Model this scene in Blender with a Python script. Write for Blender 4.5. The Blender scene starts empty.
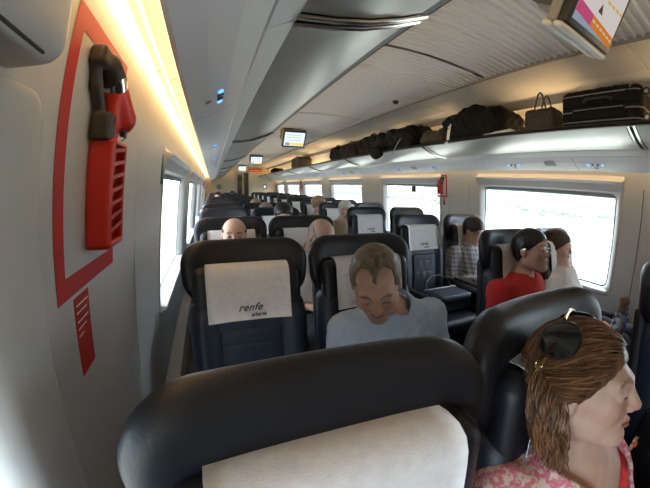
import bpy, bmesh, math, random
import numpy as np
from mathutils import Matrix, Vector, Euler
random.seed(7); rng = np.random.default_rng(7)
S = bpy.context.scene
C = S.collection

# ------------------------------------------------------------------ camera
H = 1.40                                    # lens height above the carriage floor
cam = bpy.data.cameras.new('camera')
cam_o = bpy.data.objects.new('camera', cam); C.objects.link(cam_o)
cam.type = 'PANO'                           # the photograph was taken with a wide fisheye action camera
try:
    cam.panorama_type = 'FISHEYE_LENS_POLYNOMIAL'; cc = cam
except Exception:
    cam.cycles.panorama_type = 'FISHEYE_LENS_POLYNOMIAL'; cc = cam.cycles
cc.fisheye_fov = math.radians(170)
cc.fisheye_polynomial_k0 = 0.0
cc.fisheye_polynomial_k1 = -5.95430061e-02
cc.fisheye_polynomial_k2 = 3.77050252e-05
cc.fisheye_polynomial_k3 = 1.99415859e-05
cc.fisheye_polynomial_k4 = -3.16831467e-07
cam.sensor_width = 36.0; cam.sensor_fit = 'HORIZONTAL'
cam.clip_start = 0.01; cam.clip_end = 2000
RC = [[0.93467, 0.047278, -0.352359], [-0.354953, 0.179859, -0.91742], [0.020001, 0.982556, 0.184891]]
m4 = Matrix(RC).to_4x4(); m4.translation = (0, 0, H)
cam_o.matrix_world = m4
S.camera = cam_o

# ------------------------------------------------------------------ world (bright hazy overcast day)
W = bpy.data.worlds.new('world'); S.world = W; W.use_nodes = True
bg = W.node_tree.nodes['Background']
bg.inputs[0].default_value = (0.74, 0.87, 1.0, 1); bg.inputs[1].default_value = 9.0

# ------------------------------------------------------------------ view
vs = S.view_settings
vs.view_transform = 'Standard'; vs.look = 'None'; vs.gamma = 1.0; vs.use_curve_mapping = False
vs.exposure = 0.12
S.cycles.diffuse_bounces = 6; S.cycles.max_bounces = 12
LAMP = 13.0                                 # strength of the warm strip lamps

# ------------------------------------------------------------------ materials
MATS = {}
def mat(name, col=(.5,.5,.5), rough=.5, metal=0.0, bump=0.0, bscale=200.0, vary=0.0, vscale=8.0, spec=.5, emit=None, estr=0.0,
        attr=None, sheen=0.0, coat=0.0, stretch=None, sss=0.0):
    if name in MATS: return MATS[name]
    m = bpy.data.materials.new(name); m.use_nodes = True; MATS[name] = m
    nt = m.node_tree; b = nt.nodes['Principled BSDF']
    b.inputs['Base Color'].default_value = (*col, 1); b.inputs['Roughness'].default_value = rough
    b.inputs['Metallic'].default_value = metal; b.inputs['Specular IOR Level'].default_value = spec
    if sheen: b.inputs['Sheen Weight'].default_value = sheen
    if coat: b.inputs['Coat Weight'].default_value = coat
    if sss:
        b.inputs['Subsurface Weight'].default_value = sss; b.inputs['Subsurface Radius'].default_value = (.012,.005,.003); b.inputs['Subsurface Scale'].default_value = 1.0
    if emit: b.inputs['Emission Color'].default_value = (*emit, 1); b.inputs['Emission Strength'].default_value = estr
    tc = nt.nodes.new('ShaderNodeTexCoord'); src = tc.outputs['Object']
    if stretch:
        mp = nt.nodes.new('ShaderNodeMapping'); mp.inputs['Scale'].default_value = stretch
        nt.links.new(src, mp.inputs['Vector']); src = mp.outputs['Vector']
    colout = None
    if attr:
        a = nt.nodes.new('ShaderNodeAttribute'); a.attribute_name = attr; colout = a.outputs['Color']
        nt.links.new(colout, b.inputs['Base Color'])
    if vary:
        n = nt.nodes.new('ShaderNodeTexNoise'); n.inputs['Scale'].default_value = vscale; n.inputs['Detail'].default_value = 4
        nt.links.new(src, n.inputs['Vector'])
        mr = nt.nodes.new('ShaderNodeMapRange'); mr.inputs['From Min'].default_value = .3; mr.inputs['From Max'].default_value = .7
        mr.inputs['To Min'].default_value = 1 - vary; mr.inputs['To Max'].default_value = 1 + vary
        nt.links.new(n.outputs['Fac'], mr.inputs['Value'])
        mx = nt.nodes.new('ShaderNodeVectorMath'); mx.operation = 'SCALE'
        if colout: nt.links.new(colout, mx.inputs[0])
        else: mx.inputs[0].default_value = col
        nt.links.new(mr.outputs[0], mx.inputs['Scale']); nt.links.new(mx.outputs[0], b.inputs['Base Color'])
    if bump:
        n = nt.nodes.new('ShaderNodeTexNoise'); n.inputs['Scale'].default_value = bscale; n.inputs['Detail'].default_value = 3
        nt.links.new(src, n.inputs['Vector'])
        bp = nt.nodes.new('ShaderNodeBump'); bp.inputs['Strength'].default_value = bump; bp.inputs['Distance'].default_value = .002
        nt.links.new(n.outputs['Fac'], bp.inputs['Height']); nt.links.new(bp.outputs[0], b.inputs['Normal'])
    return m
def emat(name, col, strength):
    if name in MATS: return MATS[name]
    m = bpy.data.materials.new(name); m.use_nodes = True; MATS[name] = m
    nt = m.node_tree; nt.nodes.clear(); e = nt.nodes.new('ShaderNodeEmission'); o = nt.nodes.new('ShaderNodeOutputMaterial')
    e.inputs[0].default_value = (*col, 1); e.inputs[1].default_value = strength; nt.links.new(e.outputs[0], o.inputs[0]); return m
def glassmat(name, tint, refl=.06):
    m = bpy.data.materials.new(name); m.use_nodes = True; MATS[name] = m
    nt = m.node_tree; nt.nodes.clear(); o = nt.nodes.new('ShaderNodeOutputMaterial')
    t = nt.nodes.new('ShaderNodeBsdfTransparent'); t.inputs[0].default_value = (*tint, 1)
    g = nt.nodes.new('ShaderNodeBsdfGlossy'); g.inputs['Roughness'].default_value = .03
    mx = nt.nodes.new('ShaderNodeMixShader'); mx.inputs[0].default_value = refl
    nt.links.new(t.outputs[0], mx.inputs[1]); nt.links.new(g.outputs[0], mx.inputs[2]); nt.links.new(mx.outputs[0], o.inputs[0]); return m

leather = mat('navy_leather', (.0060,.0078,.0135), .46, bump=.25, bscale=260, vary=.15, vscale=30)
leather2 = mat('navy_leather_panel', (.013,.020,.037), .48, bump=.3, bscale=240, vary=.15, vscale=30)
plastic_k = mat('black_plastic', (.012,.012,.013), .5, bump=.1)
cloth_w = mat('nonwoven_cloth', (.72,.73,.76), .9, bump=.5, bscale=350, vary=.06, vscale=60)
wallm = mat('wall_panel_plastic', (.50,.49,.47), .45, bump=.12, bscale=500, vary=.02, vscale=300)
wall_up = mat('valance_grey', (.66,.66,.69), .45, bump=.06, bscale=300)
ceilm = mat('ceiling_paint', (.66,.645,.62), .55)
ribm = mat('ceiling_rib_grey', (.62,.63,.66), .5)
darkgap = mat('dark_gap', (.03,.03,.03), .8)
steel = mat('rack_steel', (.58,.585,.57), .36, metal=.86, vary=.05, vscale=3)
chrome = mat('chrome', (.7,.7,.7), .15, metal=1)
floorm = mat('floor_carpet', (.05,.055,.07), .95, bump=.6, bscale=400, vary=.2, vscale=60)
tanm = mat('bulkhead_tan', (.55,.45,.31), .5, bump=.05)
redm = mat('red_plastic', (.55,.025,.012), .38, bump=.05)
redsticker = mat('red_sticker', (.46,.018,.010), .5)
whiteink = mat('white_print', (.75,.72,.70), .6)
blackbag = mat('black_nylon', (.0025,.0025,.0028), .7, spec=.2, bump=.4, bscale=500)
glass = glassmat('window_glass', (.93,.96,.97), .05)

# ------------------------------------------------------------------ object helpers
def link(o, parent=None):
    C.objects.link(o)
    if parent is not None: o.parent = parent
    return o
def mesh_from(name, verts, faces, smooth=False):
    me = bpy.data.meshes.new(name)
    v = np.asarray(verts, float)
    me.from_pydata(v.tolist(), [], [list(map(int, f)) for f in faces]); me.update()
    if smooth: me.shade_smooth()
    return me
def obj(name, me, m=None, parent=None, loc=None, rot=None):
    o = bpy.data.objects.new(name, me)
    if m is not None:
        for mm in (m if isinstance(m, (list, tuple)) else [m]): me.materials.append(mm)
    link(o, parent)
    if loc is not None: o.location = loc
    if rot is not None: o.rotation_euler = rot
    return o
def thing(name, label, cat, loc=(0,0,0), rot=(0,0,0), group=None):
    o = bpy.data.objects.new(name, None); link(o); o.location = loc; o.rotation_euler = rot
    o.empty_display_size = .1
    return tag(o, label, cat, group)
def tag(o, label, cat, group=None, kind=None):
    o['label'] = label; o['category'] = cat
    if group: o['group'] = group
    if kind: o['kind'] = kind
    return o
def struct(o): o['kind'] = 'structure'; return o
class MB:
    """collects verts and faces for one mesh"""
    def __init__(s): s.v = []; s.f = []
    def add(s, v, f):
        n = len(s.v); s.v += [tuple(p) for p in v]; s.f += [[i + n for i in q] for q in f]; return s
    def box(s, lo, hi):
        x0,y0,z0 = lo; x1,y1,z1 = hi
        return s.add([(x0,y0,z0),(x1,y0,z0),(x1,y1,z0),(x0,y1,z0),(x0,y0,z1),(x1,y0,z1),(x1,y1,z1),(x0,y1,z1)],
                     [(0,3,2,1),(4,5,6,7),(0,1,5,4),(1,2,6,5),(2,3,7,6),(3,0,4,7)])
    def tube(s, pts, r, n=8, cap=True):
        pts = [Vector(p) for p in pts]; rings = []
        rr = r if isinstance(r, (list, tuple)) else [r]*len(pts)
        up = Vector((.13,.07,.99))
        for i, p in enumerate(pts):
            t = (pts[min(i+1, len(pts)-1)] - pts[max(i-1, 0)]).normalized()
            a = t.cross(up)
            if a.length < 1e-3: a = t.cross(Vector((1,0,0)))
            a.normalize(); b = t.cross(a)
            rings.append([p + (a*math.cos(2*math.pi*k/n) + b*math.sin(2*math.pi*k/n))*rr[i] for k in range(n)])
        v = [q for R_ in rings for q in R_]; f = []
        for i in range(len(pts)-1):
            for k in range(n): f.append((i*n+k, i*n+(k+1)%n, (i+1)*n+(k+1)%n, (i+1)*n+k))
        if cap: f.append(tuple(range(n))[::-1]); f.append(tuple((len(pts)-1)*n+k for k in range(n)))
        return s.add(v, f)
    def strip(s, prof, y0, y1, close=False):
        """extrude an (x,z) profile along y"""
        n = len(prof); v = [(x, y0, z) for x, z in prof] + [(x, y1, z) for x, z in prof]
        f = [(i, (i+1) % n, n+(i+1) % n, n+i) for i in range(n if close else n-1)]
        if close: f += [tuple(range(n))[::-1], tuple(range(n, 2*n))]
        return s.add(v, f)
    def build(s, name, m, parent=None, smooth=False, bevel=0.0, loc=None, rot=None, seg=2):
        me = mesh_from(name, s.v, s.f)
        bm = bmesh.new(); bm.from_mesh(me)
        if bevel: bmesh.ops.bevel(bm, geom=[e for e in bm.edges if len(e.link_faces) == 2 and e.calc_face_angle(0) > .5], offset=bevel, segments=seg, profile=.5, affect='EDGES')
        bmesh.ops.recalc_face_normals(bm, faces=bm.faces); bm.to_mesh(me); bm.free()
        if smooth or bevel: me.shade_smooth(); 
        o = obj(name, me, m, parent, loc, rot)
        if smooth or bevel:
            try: me.set_sharp_from_angle(angle=math.radians(50))
            except Exception: pass
        return o
def copy_tree(o, parent=None):
    c = o.copy(); C.objects.link(c)
    if parent is not None: c.parent = parent
    for ch in list(o.children): copy_tree(ch, c)
    return c

# ------------------------------------------------------------------ signed distance modelling
def cap(P, a, b, ra, rb=None):
    rb = ra if rb is None else rb
    a = np.asarray(a, float); b = np.asarray(b, float); ba = b - a
    t = np.clip(((P - a) @ ba) / max(ba @ ba, 1e-12), 0, 1)
    return np.linalg.norm(P - a - t[:, None]*ba, axis=1) - (ra + (rb - ra)*t)
def ell(P, c, r):
    q = P - np.asarray(c, float); r = np.asarray(r, float)
    k0 = np.linalg.norm(q/r, axis=1); k1 = np.linalg.norm(q/(r*r), axis=1)
    return k0*(k0 - 1)/np.maximum(k1, 1e-9)
def sph(P, c, r): return np.linalg.norm(P - np.asarray(c, float), axis=1) - r
def rbox(P, c, h, r):
    q = np.abs(P - np.asarray(c, float)) - (np.asarray(h, float) - r)
    return np.linalg.norm(np.maximum(q, 0), axis=1) + np.minimum(q.max(axis=1), 0) - r
def smin(a, b, k): 
    h = np.maximum(k - np.abs(a - b), 0)/k; return np.minimum(a, b) - h*h*k*.25
def smax(a, b, k): return -smin(-a, -b, k)
def fbm(P, s, seed=0, n=4):
    r = np.random.default_rng(seed); out = 0
    for i in range(n):
        d = r.normal(size=(3,)); d2 = r.normal(size=(3,)); f = s*(1.6**i)
        out = out + np.sin(P @ d * f + r.uniform(0, 6))*np.sin(P @ d2 * f + r.uniform(0, 6))/(1.5**i)
    return out
def nets(f, lo, hi, h, proj=True):
    """surface nets over a sparsely evaluated grid"""
    lo = np.asarray(lo, float); hi = np.asarray(hi, float); B = 8
    nb = np.maximum(np.ceil((hi - lo)/(h*B)).astype(int), 1); n = nb*B + 1
    ax = [lo[i] + h*np.arange(n[i]) for i in range(3)]
    bc = [lo[i] + h*B*(np.arange(nb[i]) + .5) for i in range(3)]
    G = np.stack(np.meshgrid(*bc, indexing='ij'), -1).reshape(-1, 3)
    d = f(G).reshape(nb)
    act = np.abs(d) < h*B*1.25
    V = np.repeat(np.repeat(np.repeat(np.where(act, 0, d), B, 0), B, 1), B, 2)
    A = np.repeat(np.repeat(np.repeat(act, B, 0), B, 1), B, 2)
    V = np.pad(V, ((0,1),)*3, mode='edge'); A = np.pad(A, ((0,1),)*3, mode='edge')
    A[:-1] |= A[1:]; A[1:] |= A[:-1] & False
    idx = np.nonzero(A)
    Pp = np.stack([ax[i][idx[i]] for i in range(3)], 1)
    out = np.empty(len(Pp))
    for s in range(0, len(Pp), 400000): out[s:s+400000] = f(Pp[s:s+400000])
    V[idx] = out
    neg = V < 0
    c = n - 1
    cnt = np.zeros(c, np.int8)
    cr = [(a, b, d_) for a in (0,1) for b in (0,1) for d_ in (0,1)]
    for a, b, d_ in cr: cnt += neg[a:a+c[0], b:b+c[1], d_:d_+c[2]]
    cells = np.nonzero((cnt > 0) & (cnt < 8))
    nv = len(cells[0]); ids = np.full(c, -1, np.int64); ids[cells] = np.arange(nv)
    base = np.stack(cells, 1)
    acc = np.zeros((nv, 3)); num = np.zeros(nv)
    for p in cr:
        for k in range(3):
            if p[k] == 0:
                q = list(p); q[k] = 1
                va = V[base[:,0]+p[0], base[:,1]+p[1], base[:,2]+p[2]]; vb = V[base[:,0]+q[0], base[:,1]+q[1], base[:,2]+q[2]]
                m = (va < 0) != (vb < 0); t = np.where(m, va/np.where(va == vb, 1, va - vb), 0)
                pt = np.tile(np.array(p, float), (nv, 1)); pt[:, k] += t
                acc += pt*m[:, None]; num += m
    verts = lo + (base + acc/num[:, None])*h
    faces = []
    for k in range(3):
        u, w = (k+1) % 3, (k+2) % 3
        sl = [slice(None)]*3; sl2 = [slice(None)]*3
        sl[k] = slice(0, n[k]-1); sl2[k] = slice(1, n[k])
        a = neg[tuple(sl)]; b = neg[tuple(sl2)]
        e = np.stack(np.nonzero(a != b), 1)
        e = e[(e[:, u] > 0) & (e[:, w] > 0) & (e[:, u] < c[u]) & (e[:, w] < c[w])]
        flip = a[tuple(e.T)]
        def cid(du, dw):
            q = e.copy(); q[:, u] += du; q[:, w] += dw; return ids[tuple(q.T)]
        Q = np.stack([cid(-1,-1), cid(0,-1), cid(0,0), cid(-1,0)], 1)
        Q[~flip] = Q[~flip][:, ::-1]
        faces.append(Q)
    F = np.concatenate(faces); F = F[(F >= 0).all(1)]
    if proj and nv:
        e = h*.25
        for _ in range(1):
            dd = f(verts); g = np.stack([(f(verts + np.eye(3)[i]*e) - dd)/e for i in range(3)], 1)
            g2 = np.maximum((g*g).sum(1), .2)
            st = -g*(dd/g2)[:, None]; L = np.linalg.norm(st, axis=1); st *= np.minimum(1, h*.5/np.maximum(L, 1e-9))[:, None]
            verts = verts + st
    return verts, F
def sdf_mesh(name, f, lo, hi, h, xf=None, col=None):
    v, F = nets(f, lo, hi, h)
    me = bpy.data.meshes.new(name)
    w = v if xf is None else xf(v)
    me.vertices.add(len(w)); me.vertices.foreach_set('co', w.astype(np.float32).ravel())
    me.loops.add(F.size); me.polygons.add(len(F))
    me.loops.foreach_set('vertex_index', F.astype(np.int32).ravel())
    me.polygons.foreach_set('loop_start', np.arange(0, F.size, 4, dtype=np.int32)); me.polygons.foreach_set('loop_total', np.full(len(F), 4, np.int32))
    me.update(calc_edges=True); me.validate(); me.shade_smooth()
    if col is not None:
        ca = np.ones((len(v), 4), np.float32); ca[:, :3] = col(v)
        at = me.color_attributes.new('tint', 'FLOAT_COLOR', 'POINT'); at.data.foreach_set('color', ca.ravel())
    return me
# ================================================================== the carriage
YB, YE = -3.6, 13.5                          # rear and front bulkheads
XW = 2.49                                    # mirror: x_right = XW - x_left
def sx(side, u): return u if side == 'left' else XW - u
def wu(z): return -.28 + .1*(z - H)          # wall leans inwards towards the top
WIN = {'left': [(-1.14,.30,.16), (1.84,3.22,.06), (3.92,5.30,.06), (6.02,7.44,.06), (8.22,9.64,.06), (10.42,11.84,.06)],
       'right': [(-1.25,.18,.06), (.94,2.36,.06), (3.12,4.46,.06), (5.33,6.82,.06), (7.58,9.10,.06), (9.75,11.3,.06), (11.92,13.1,.06)]}
ZS, ZT = .72, 1.485                          # glass sill and head
OZ = .05

# ---- floor
fl = MB(); fl.box((-.5, YB, -.05), (XW+.5, YE+2.2, 0)); struct(fl.build('floor', floorm))

# ---- side walls
def strip_panel(side, y0, y1, z0, z1, off=0.0, th=.012, nz=6):
    m = MB(); zs = [z0 + (z1-z0)*i/nz for i in range(nz+1)]
    pr = [(sx(side, wu(z)+off), z) for z in zs] + [(sx(side, wu(z)+off-th), z) for z in reversed(zs)]
    return m.strip(pr, y0, y1, close=True)
wins = {}
for side in ('left', 'right'):
    lower = MB(); zs = [0, .3, .66]
    wall = strip_panel(side, YB, YE, 0, ZS-OZ, th=.03, nz=2).build('wall_'+side, wallm); struct(wall)
    strip_panel(side, YB, YE, ZT+OZ, 1.86, th=.03, nz=3).build('wall_header', wallm, wall)
    # dark backing behind the panel joints
    edges = [YB] + [e for a, b, o in WIN[side] for e in (a-o, b+o)] + [YE]
    for i in range(0, len(edges), 2):
        a, b = edges[i], edges[i+1]
        if b - a < .02: continue
        strip_panel(side, a, b, ZS-OZ, ZT+OZ, off=-.014, th=.02, nz=2).build('wall_backing', darkgap, wall)
        cut = [a, b]
        if side == 'left' and a > 0 and a < 1: cut = [a, 1.19, b]
        elif b - a > .5: cut = [a, a+.16, b-.16, b]
        for j in range(len(cut)-1):
            g0 = .0025 if j else 0; g1 = .0025 if j < len(cut)-2 else 0
            strip_panel(side, cut[j]+g0, cut[j+1]-g1, ZS-OZ, ZT+OZ, th=.012, nz=4).build('wall_panel', wallm, wall)
    # wall heater duct along the floor
    m = MB(); m.strip([(sx(side,-.42),0),(sx(side,-.30),0),(sx(side,-.31),.13),(sx(side,-.40),.16)], YB, YE, close=True); m.build('heater_duct', mat('duct_grey',(.25,.25,.26),.4,metal=.5), wall)

def rrect(cy, cz, hy, hz, r, n=6):
    pts = []
    for k, (sy, sz) in enumerate(((1,1), (-1,1), (-1,-1), (1,-1))):
        for i in range(n+1):
            a = math.pi/2*(k + i/n)
            pts.append((cy + sy*(hy-r) + r*math.cos(a), cz + sz*(hz-r) + r*math.sin(a)))
    return pts
nwin = 0
for side in ('left', 'right'):
    for (y0, y1, o) in WIN[side]:
        nwin += 1
        near = (side == 'left' and y0 < 0)
        root = struct(bpy.data.objects.new('window_%d' % nwin, None)); link(root); root.location = (sx(side, -.37), (y0+y1)/2, ZS)
        root['label'] = ('train window on the hammer side' if side == 'left' else 'train window under the luggage rack') + ', number %d along the carriage' % (WIN[side].index((y0,y1,o))+1)
        inv = Matrix.Translation(-root.location)
        cy, cz = (y0+y1)/2, (ZS+ZT)/2; hy, hz = (y1-y0)/2, (ZT-ZS)/2
        rings = []
        prof_ = ((1, .000, .004), (1, .006, .01), (.86, .010, .05), (.70, .008, .06), (.45, -.006, .07), (.12, -.026, .06), (0, -.042, .05), (0, -.056, .05))
        if near: prof_ = ((1, .000, .004), (1, .014, .02), (.95, .030, .04), (.82, .040, .05), (.5, .044, .07), (.2, .036, .08), (.05, .014, .07), (0, -.02, .05), (0, -.056, .05))
        for ex, dep, r in prof_:
            ring = []
            for (y, z) in rrect(cy, cz, hy + o*ex, hz + OZ*ex, r):
                ring.append((sx(side, wu(z)+dep) - root.location.x, y - root.location.y, z - root.location.z))
            rings.append(ring)
        m = MB(); n = len(rings[0]); m.v = [p for R_ in rings for p in R_]
        m.f = [(i*n+k, i*n+(k+1) % n, (i+1)*n+(k+1) % n, (i+1)*n+k) for i in range(len(rings)-1) for k in range(n)]
        m.build('window_frame', wallm, root, smooth=True)
        # rubber gasket and pane
        g = MB(); gi = [(y, z) for y, z in rrect(cy, cz, hy, hz, .05)]; go = [(y, z) for y, z in rrect(cy, cz, hy-.012, hz-.012, .04)]
        def L(y, z, d): return (sx(side, wu(z)+d)-root.location.x, y-root.location.y, z-root.location.z)
        g.v = [L(y,z,-.054) for y,z in gi] + [L(y,z,-.048) for y,z in go]; g.f = [(k,(k+1)%n,n+(k+1)%n,n+k) for k in range(n)]
        g.build('gasket', mat('grey_gasket',(.10,.10,.105),.6), root)
        p = MB(); p.v = [L(y,z,-.055) for y,z in gi]; p.f = [tuple(range(n))]
        p.build('pane', glass, root)
        si = MB(); si.strip([(sx(side,u)-root.location.x, z-root.location.z) for u, z in ((wu(.7)-.05,.722),(wu(.7)+.045,.704),(wu(.68)+.045,.684),(wu(.66)-.005,.655))], y0-.03-root.location.y, y1+(.03 if not near else -.02)-root.location.y, close=True)
        si.build('window_sill', mat('sill_white',(.72,.72,.72),.4), root, bevel=.004)
        if near:                             # part-lowered blind, added to cut the daylight on the near wall
            bd = MB(); bd.box((-.322-root.location.x, y0+.005-root.location.y, 1.22-root.location.z), (-.319-root.location.x, y1-.005-root.location.y, ZT+.03-root.location.z))
            for v_ in range(len(bd.v)):
                x_, y_, z_ = bd.v[v_]; bd.v[v_] = (x_ + .1*(z_ + root.location.z - ZT), y_, z_)
            bd.build('added_blind', mat('blind_fabric',(.30,.31,.34),.8), root)
        # roller blind housing with its ledge
        hb = MB(); a, b = y0-.07, y1+.07
        if near: a, b = y0-.1, .37
        pr = [(wu(1.635)-.005,1.635), (wu(1.6)+.012,1.60), (-.21,1.588), (-.20,1.580), (-.202,1.572), (-.235,1.562), (-.262,1.50), (wu(1.48)-.06,1.488), (wu(1.48)-.09,1.60)]
        if near:
            nh = lambda P: rbox(P, (-.29,-.42,1.66), (.105,.84,.105), .035)
            obj('blind_housing', sdf_mesh('blind_housing', nh, (-.42,-1.26,1.53), (-.16,.48,1.79), .012, lambda v: v - np.array(root.location)), wallm, root)
            hs_ = MB(); hs_.tube([(-.192-root.location.x,-.1-root.location.y,1.553-root.location.z),(-.192-root.location.x,.35-root.location.y,1.553-root.location.z)], .0022, 6); hs_.build('blind_slot', darkgap, root)
            continue
        hb.strip([(sx(side,u)-root.location.x, z-root.location.z) for u,z in pr], a-root.location.y, b-root.location.y, close=True)
        hb.build('blind_housing', mat('blind_housing_grey',(.52,.52,.54),.45), root, bevel=.004)
        bl = MB(); bl.box((min(sx(side,-.318),sx(side,-.308))-root.location.x, y0+.01-root.location.y, ZT-.03-root.location.z), (max(sx(side,-.318),sx(side,-.308))-root.location.x, y1-.01-root.location.y, ZT+.02-root.location.z))
        bl.build('blind_bar', mat('blind_fabric',(.30,.31,.34),.8), root)

# ---- valance (reading-light panel), lamp diffuser, luggage rack, on both sides
A_, Sm, B_, C_ = (-.066,1.640), (.095,1.728), (.16,1.765), (.49,1.855)
lampm = emat('lamp_tube', (1.0,.62,.28), LAMP)
reflm = mat('lamp_diffuser', (.86,.80,.66), .4, emit=(1.0,.70,.34), estr=1.0)
rackm = emat('rack_lamp_glow', (1.0,.64,.28), LAMP*2.4)
def lerp(a, b, t): return (a[0]+(b[0]-a[0])*t, a[1]+(b[1]-a[1])*t)
J = [-3.58, -1.28, .62, 2.52, 4.42, 6.32, 8.22, 10.12, 12.02, YE]
for side in ('left', 'right'):
    hammer = 'the hammer side' if side == 'left' else 'the luggage side'
    rk = thing('luggage_rack', 'long overhead luggage rack with polished metal front above ' + ('the near wall with the red hammer' if side == 'left' else 'the far row of windows'), 'luggage rack', (sx(side,.2), (YB+YE)/2, 1.64))
    ox, oy, oz = rk.location
    def pr_(prof): return [(sx(side,u)-ox, z-oz) for u, z in prof]
    k = 0; y = YB+.02
    while y < YE-.05:                        # valance panels, thin transverse joints
        y2 = min(y+.95, YE)
        prof = [A_, lerp(A_,Sm,.33), lerp(A_,Sm,.66), Sm]
        prof = [(u, z - b) for (u, z), b in zip(prof, (0,.008,.008,0))]
        back = [(u-.004, z+.012) for u, z in reversed(prof)]
        MB().strip(pr_(prof+back), y+.002-oy, y2-.002-oy, close=True).build('valance_panel', wall_up, rk)
        MB().strip(pr_([A_, (-.078,1.65), (-.112,1.765), (-.10,1.765), (-.06,1.655)]), y-oy, y2-oy, close=True).build('valance_edge', mat('valance_edge_white',(.62,.60,.57),.45), rk)
        # corrugated lamp diffuser
        cor = []
        for i in range(25):
            t = i/24; u = -.236 + .128*t; z = 1.845 - .075*t + .009*math.cos(t*2*math.pi*2.5)
            cor.append((u, z))
        MB().strip(pr_(cor), y+.003-oy, y2-.003-oy).build('lamp_diffuser', reflm, rk, smooth=True)
        tb = MB(); tb.tube([(sx(side,-.222)-ox,y+.02-oy,1.818-oz),(sx(side,-.222)-ox,y2-.02-oy,1.818-oz)], .009, 8); tb.build('lamp_tube', lampm, rk)
        y = y2
    for a, b in zip(J[:-1], J[1:]):
        lp = [(Sm[0]+.006,Sm[1]+.002), (.158,1.760), (.166,1.768), (.16,1.785), (.08,1.745)]
        MB().strip(pr_(lp), a+.002-oy, b-.002-oy, close=True).build('valance_lip', mat('lip_grey',(.55,.55,.56),.35), rk)
        prof = [lerp(B_,C_,t) for t in (0,.25,.5,.75,1)]
        prof = [(u, z - d) for (u, z), d in zip(prof, (0,.016,.022,.016,0))]
        back = [(u, z+.008) for u, z in reversed(prof)]
        MB().strip(pr_(prof+back), a+.03-oy, b-.03-oy, close=True).build('rack_front', steel, rk, smooth=True)
        for dy in (-.020, .012):             # chrome joint bars
            jm = MB(); jm.tube([(sx(side,u)-ox, b+dy-oy, z-.006-oz) for u, z in prof], .008, 8); jm.build('joint_bar', chrome, rk, smooth=True)
        MB().strip(pr_([(u,z+.004) for u,z in prof]), b-.03-oy, b+.03-oy).build('joint_cover', darkgap, rk)
    MB().strip(pr_([(.478,1.850), (.492,1.848), (.502,1.860), (.492,1.874), (.48,1.868)]), YB-oy, YE-oy, close=True).build('rack_rail', mat('rail_dark',(.05,.05,.05),.3,metal=.7), rk)
    MB().strip(pr_([(.485,1.852), (.18,1.846), (-.11,1.842), (-.11,1.832), (.18,1.838), (.485,1.845)]), YB-oy, YE-oy, close=True).build('rack_shelf', mat('shelf_grey',(.35,.35,.36),.5), rk)
    # lamp tubes at the back of the rack
    for a, b in zip(J[:-1], J[1:]):
        t = MB(); t.tube([(sx(side,-.03)-ox, a+.2-oy, 1.885-oz), (sx(side,-.03)-ox, b-.2-oy, 1.885-oz)], .012, 8); t.build('rack_lamp', rackm, rk)
    # reading lights: two blue dots, two spot lenses, a speaker grille
    ys = [1.01,1.76, 2.86,3.62, 4.72,5.48, 6.6,7.35, 8.45,9.2]
    if side == 'left': ys = [.97, 2.2, 3.2, 4.6]
    ctr = lerp(A_, Sm, .52); ndir = Vector((sx(side,0)-sx(side,1), 0, 0))
    tx, tz = (Sm[0]-A_[0]), (Sm[1]-A_[1]); ln = math.hypot(tx, tz); tx /= ln; tz /= ln; nx, nz = tz, -tx
    def vp(t, y, d): return (sx(side, A_[0]+tx*t+nx*d)-ox, y-oy, A_[1]+tz*t+nz*d-oz)
    for y in ys:
        for i, dy in enumerate((-.055,-.02,.02,.055)):
            c = vp(ln*.52, y+dy, .0085); e = vp(ln*.52, y+dy, .0125)
            mm = MB(); mm.tube([c, e], .011 if i in (1,2) else .009, 10)
            mm.build('spot_lens' if i in (1,2) else 'call_light', mat('lens_dark',(.06,.06,.06),.2) if i in (1,2) else emat('blue_led',(.12,.35,1.0),2.2), rk)
        q = MB(); q.v = [vp(ln*.25,y-.015,.0095), vp(ln*.25,y+.015,.0095), vp(ln*.35,y+.015,.0105), vp(ln*.35,y-.015,.0105)]; q.f = [(0,1,2,3)]
        q.build('seat_number_plate', mat('plate_grey',(.16,.16,.17),.5), rk)
    if side == 'right':
        for y in (1.385, 3.24, 5.1):
            q = MB(); q.v = [vp(ln*.45,y-.05,.0095), vp(ln*.45,y+.05,.0095), vp(ln*.75,y+.05,.0095), vp(ln*.75,y-.05,.0095)]; q.f = [(0,1,2,3)]
            q.build('speaker_grille', mat('grille_grey',(.30,.30,.31),.7,bump=1,bscale=900), rk)

# ---- ceiling
ce = MB(); ce.box((-.4, YB, 2.31), (XW+.4, YE, 2.34)); ceil = struct(ce.build('ceiling', ceilm))
RJ = [-3.55, -2.2, -.34, 1.53, 3.40, 5.27, 7.14, 9.01, 10.88, 12.75, YE]
def ribs(y0, y1):
    m = MB(); p = .046; ny = int((y1-y0)/p); us = [.70 + 1.09*i/6 for i in range(7)]
    rows = []
    for j in range(ny):
        b = y0 + j*p
        rows += [(b,0), (b+.013,0), (b+.018,.012), (b+.041,.012)]
    rows.append((y0+ny*p, 0)); 
    n = len(us)
    for (y, d) in rows:
        for u in us: m.v.append((u, y, 2.262 - .03*((u-1.245)/.545)**2 + d))
    m.f = [(j*n+i, j*n+i+1, (j+1)*n+i+1, (j+1)*n+i) for j in range(len(rows)-1) for i in range(n-1)]
    return m
for a, b in zip(RJ[:-1], RJ[1:]): ribs(a+.006, b-.006).build('ceiling_panel', ribm, ceil)
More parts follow.
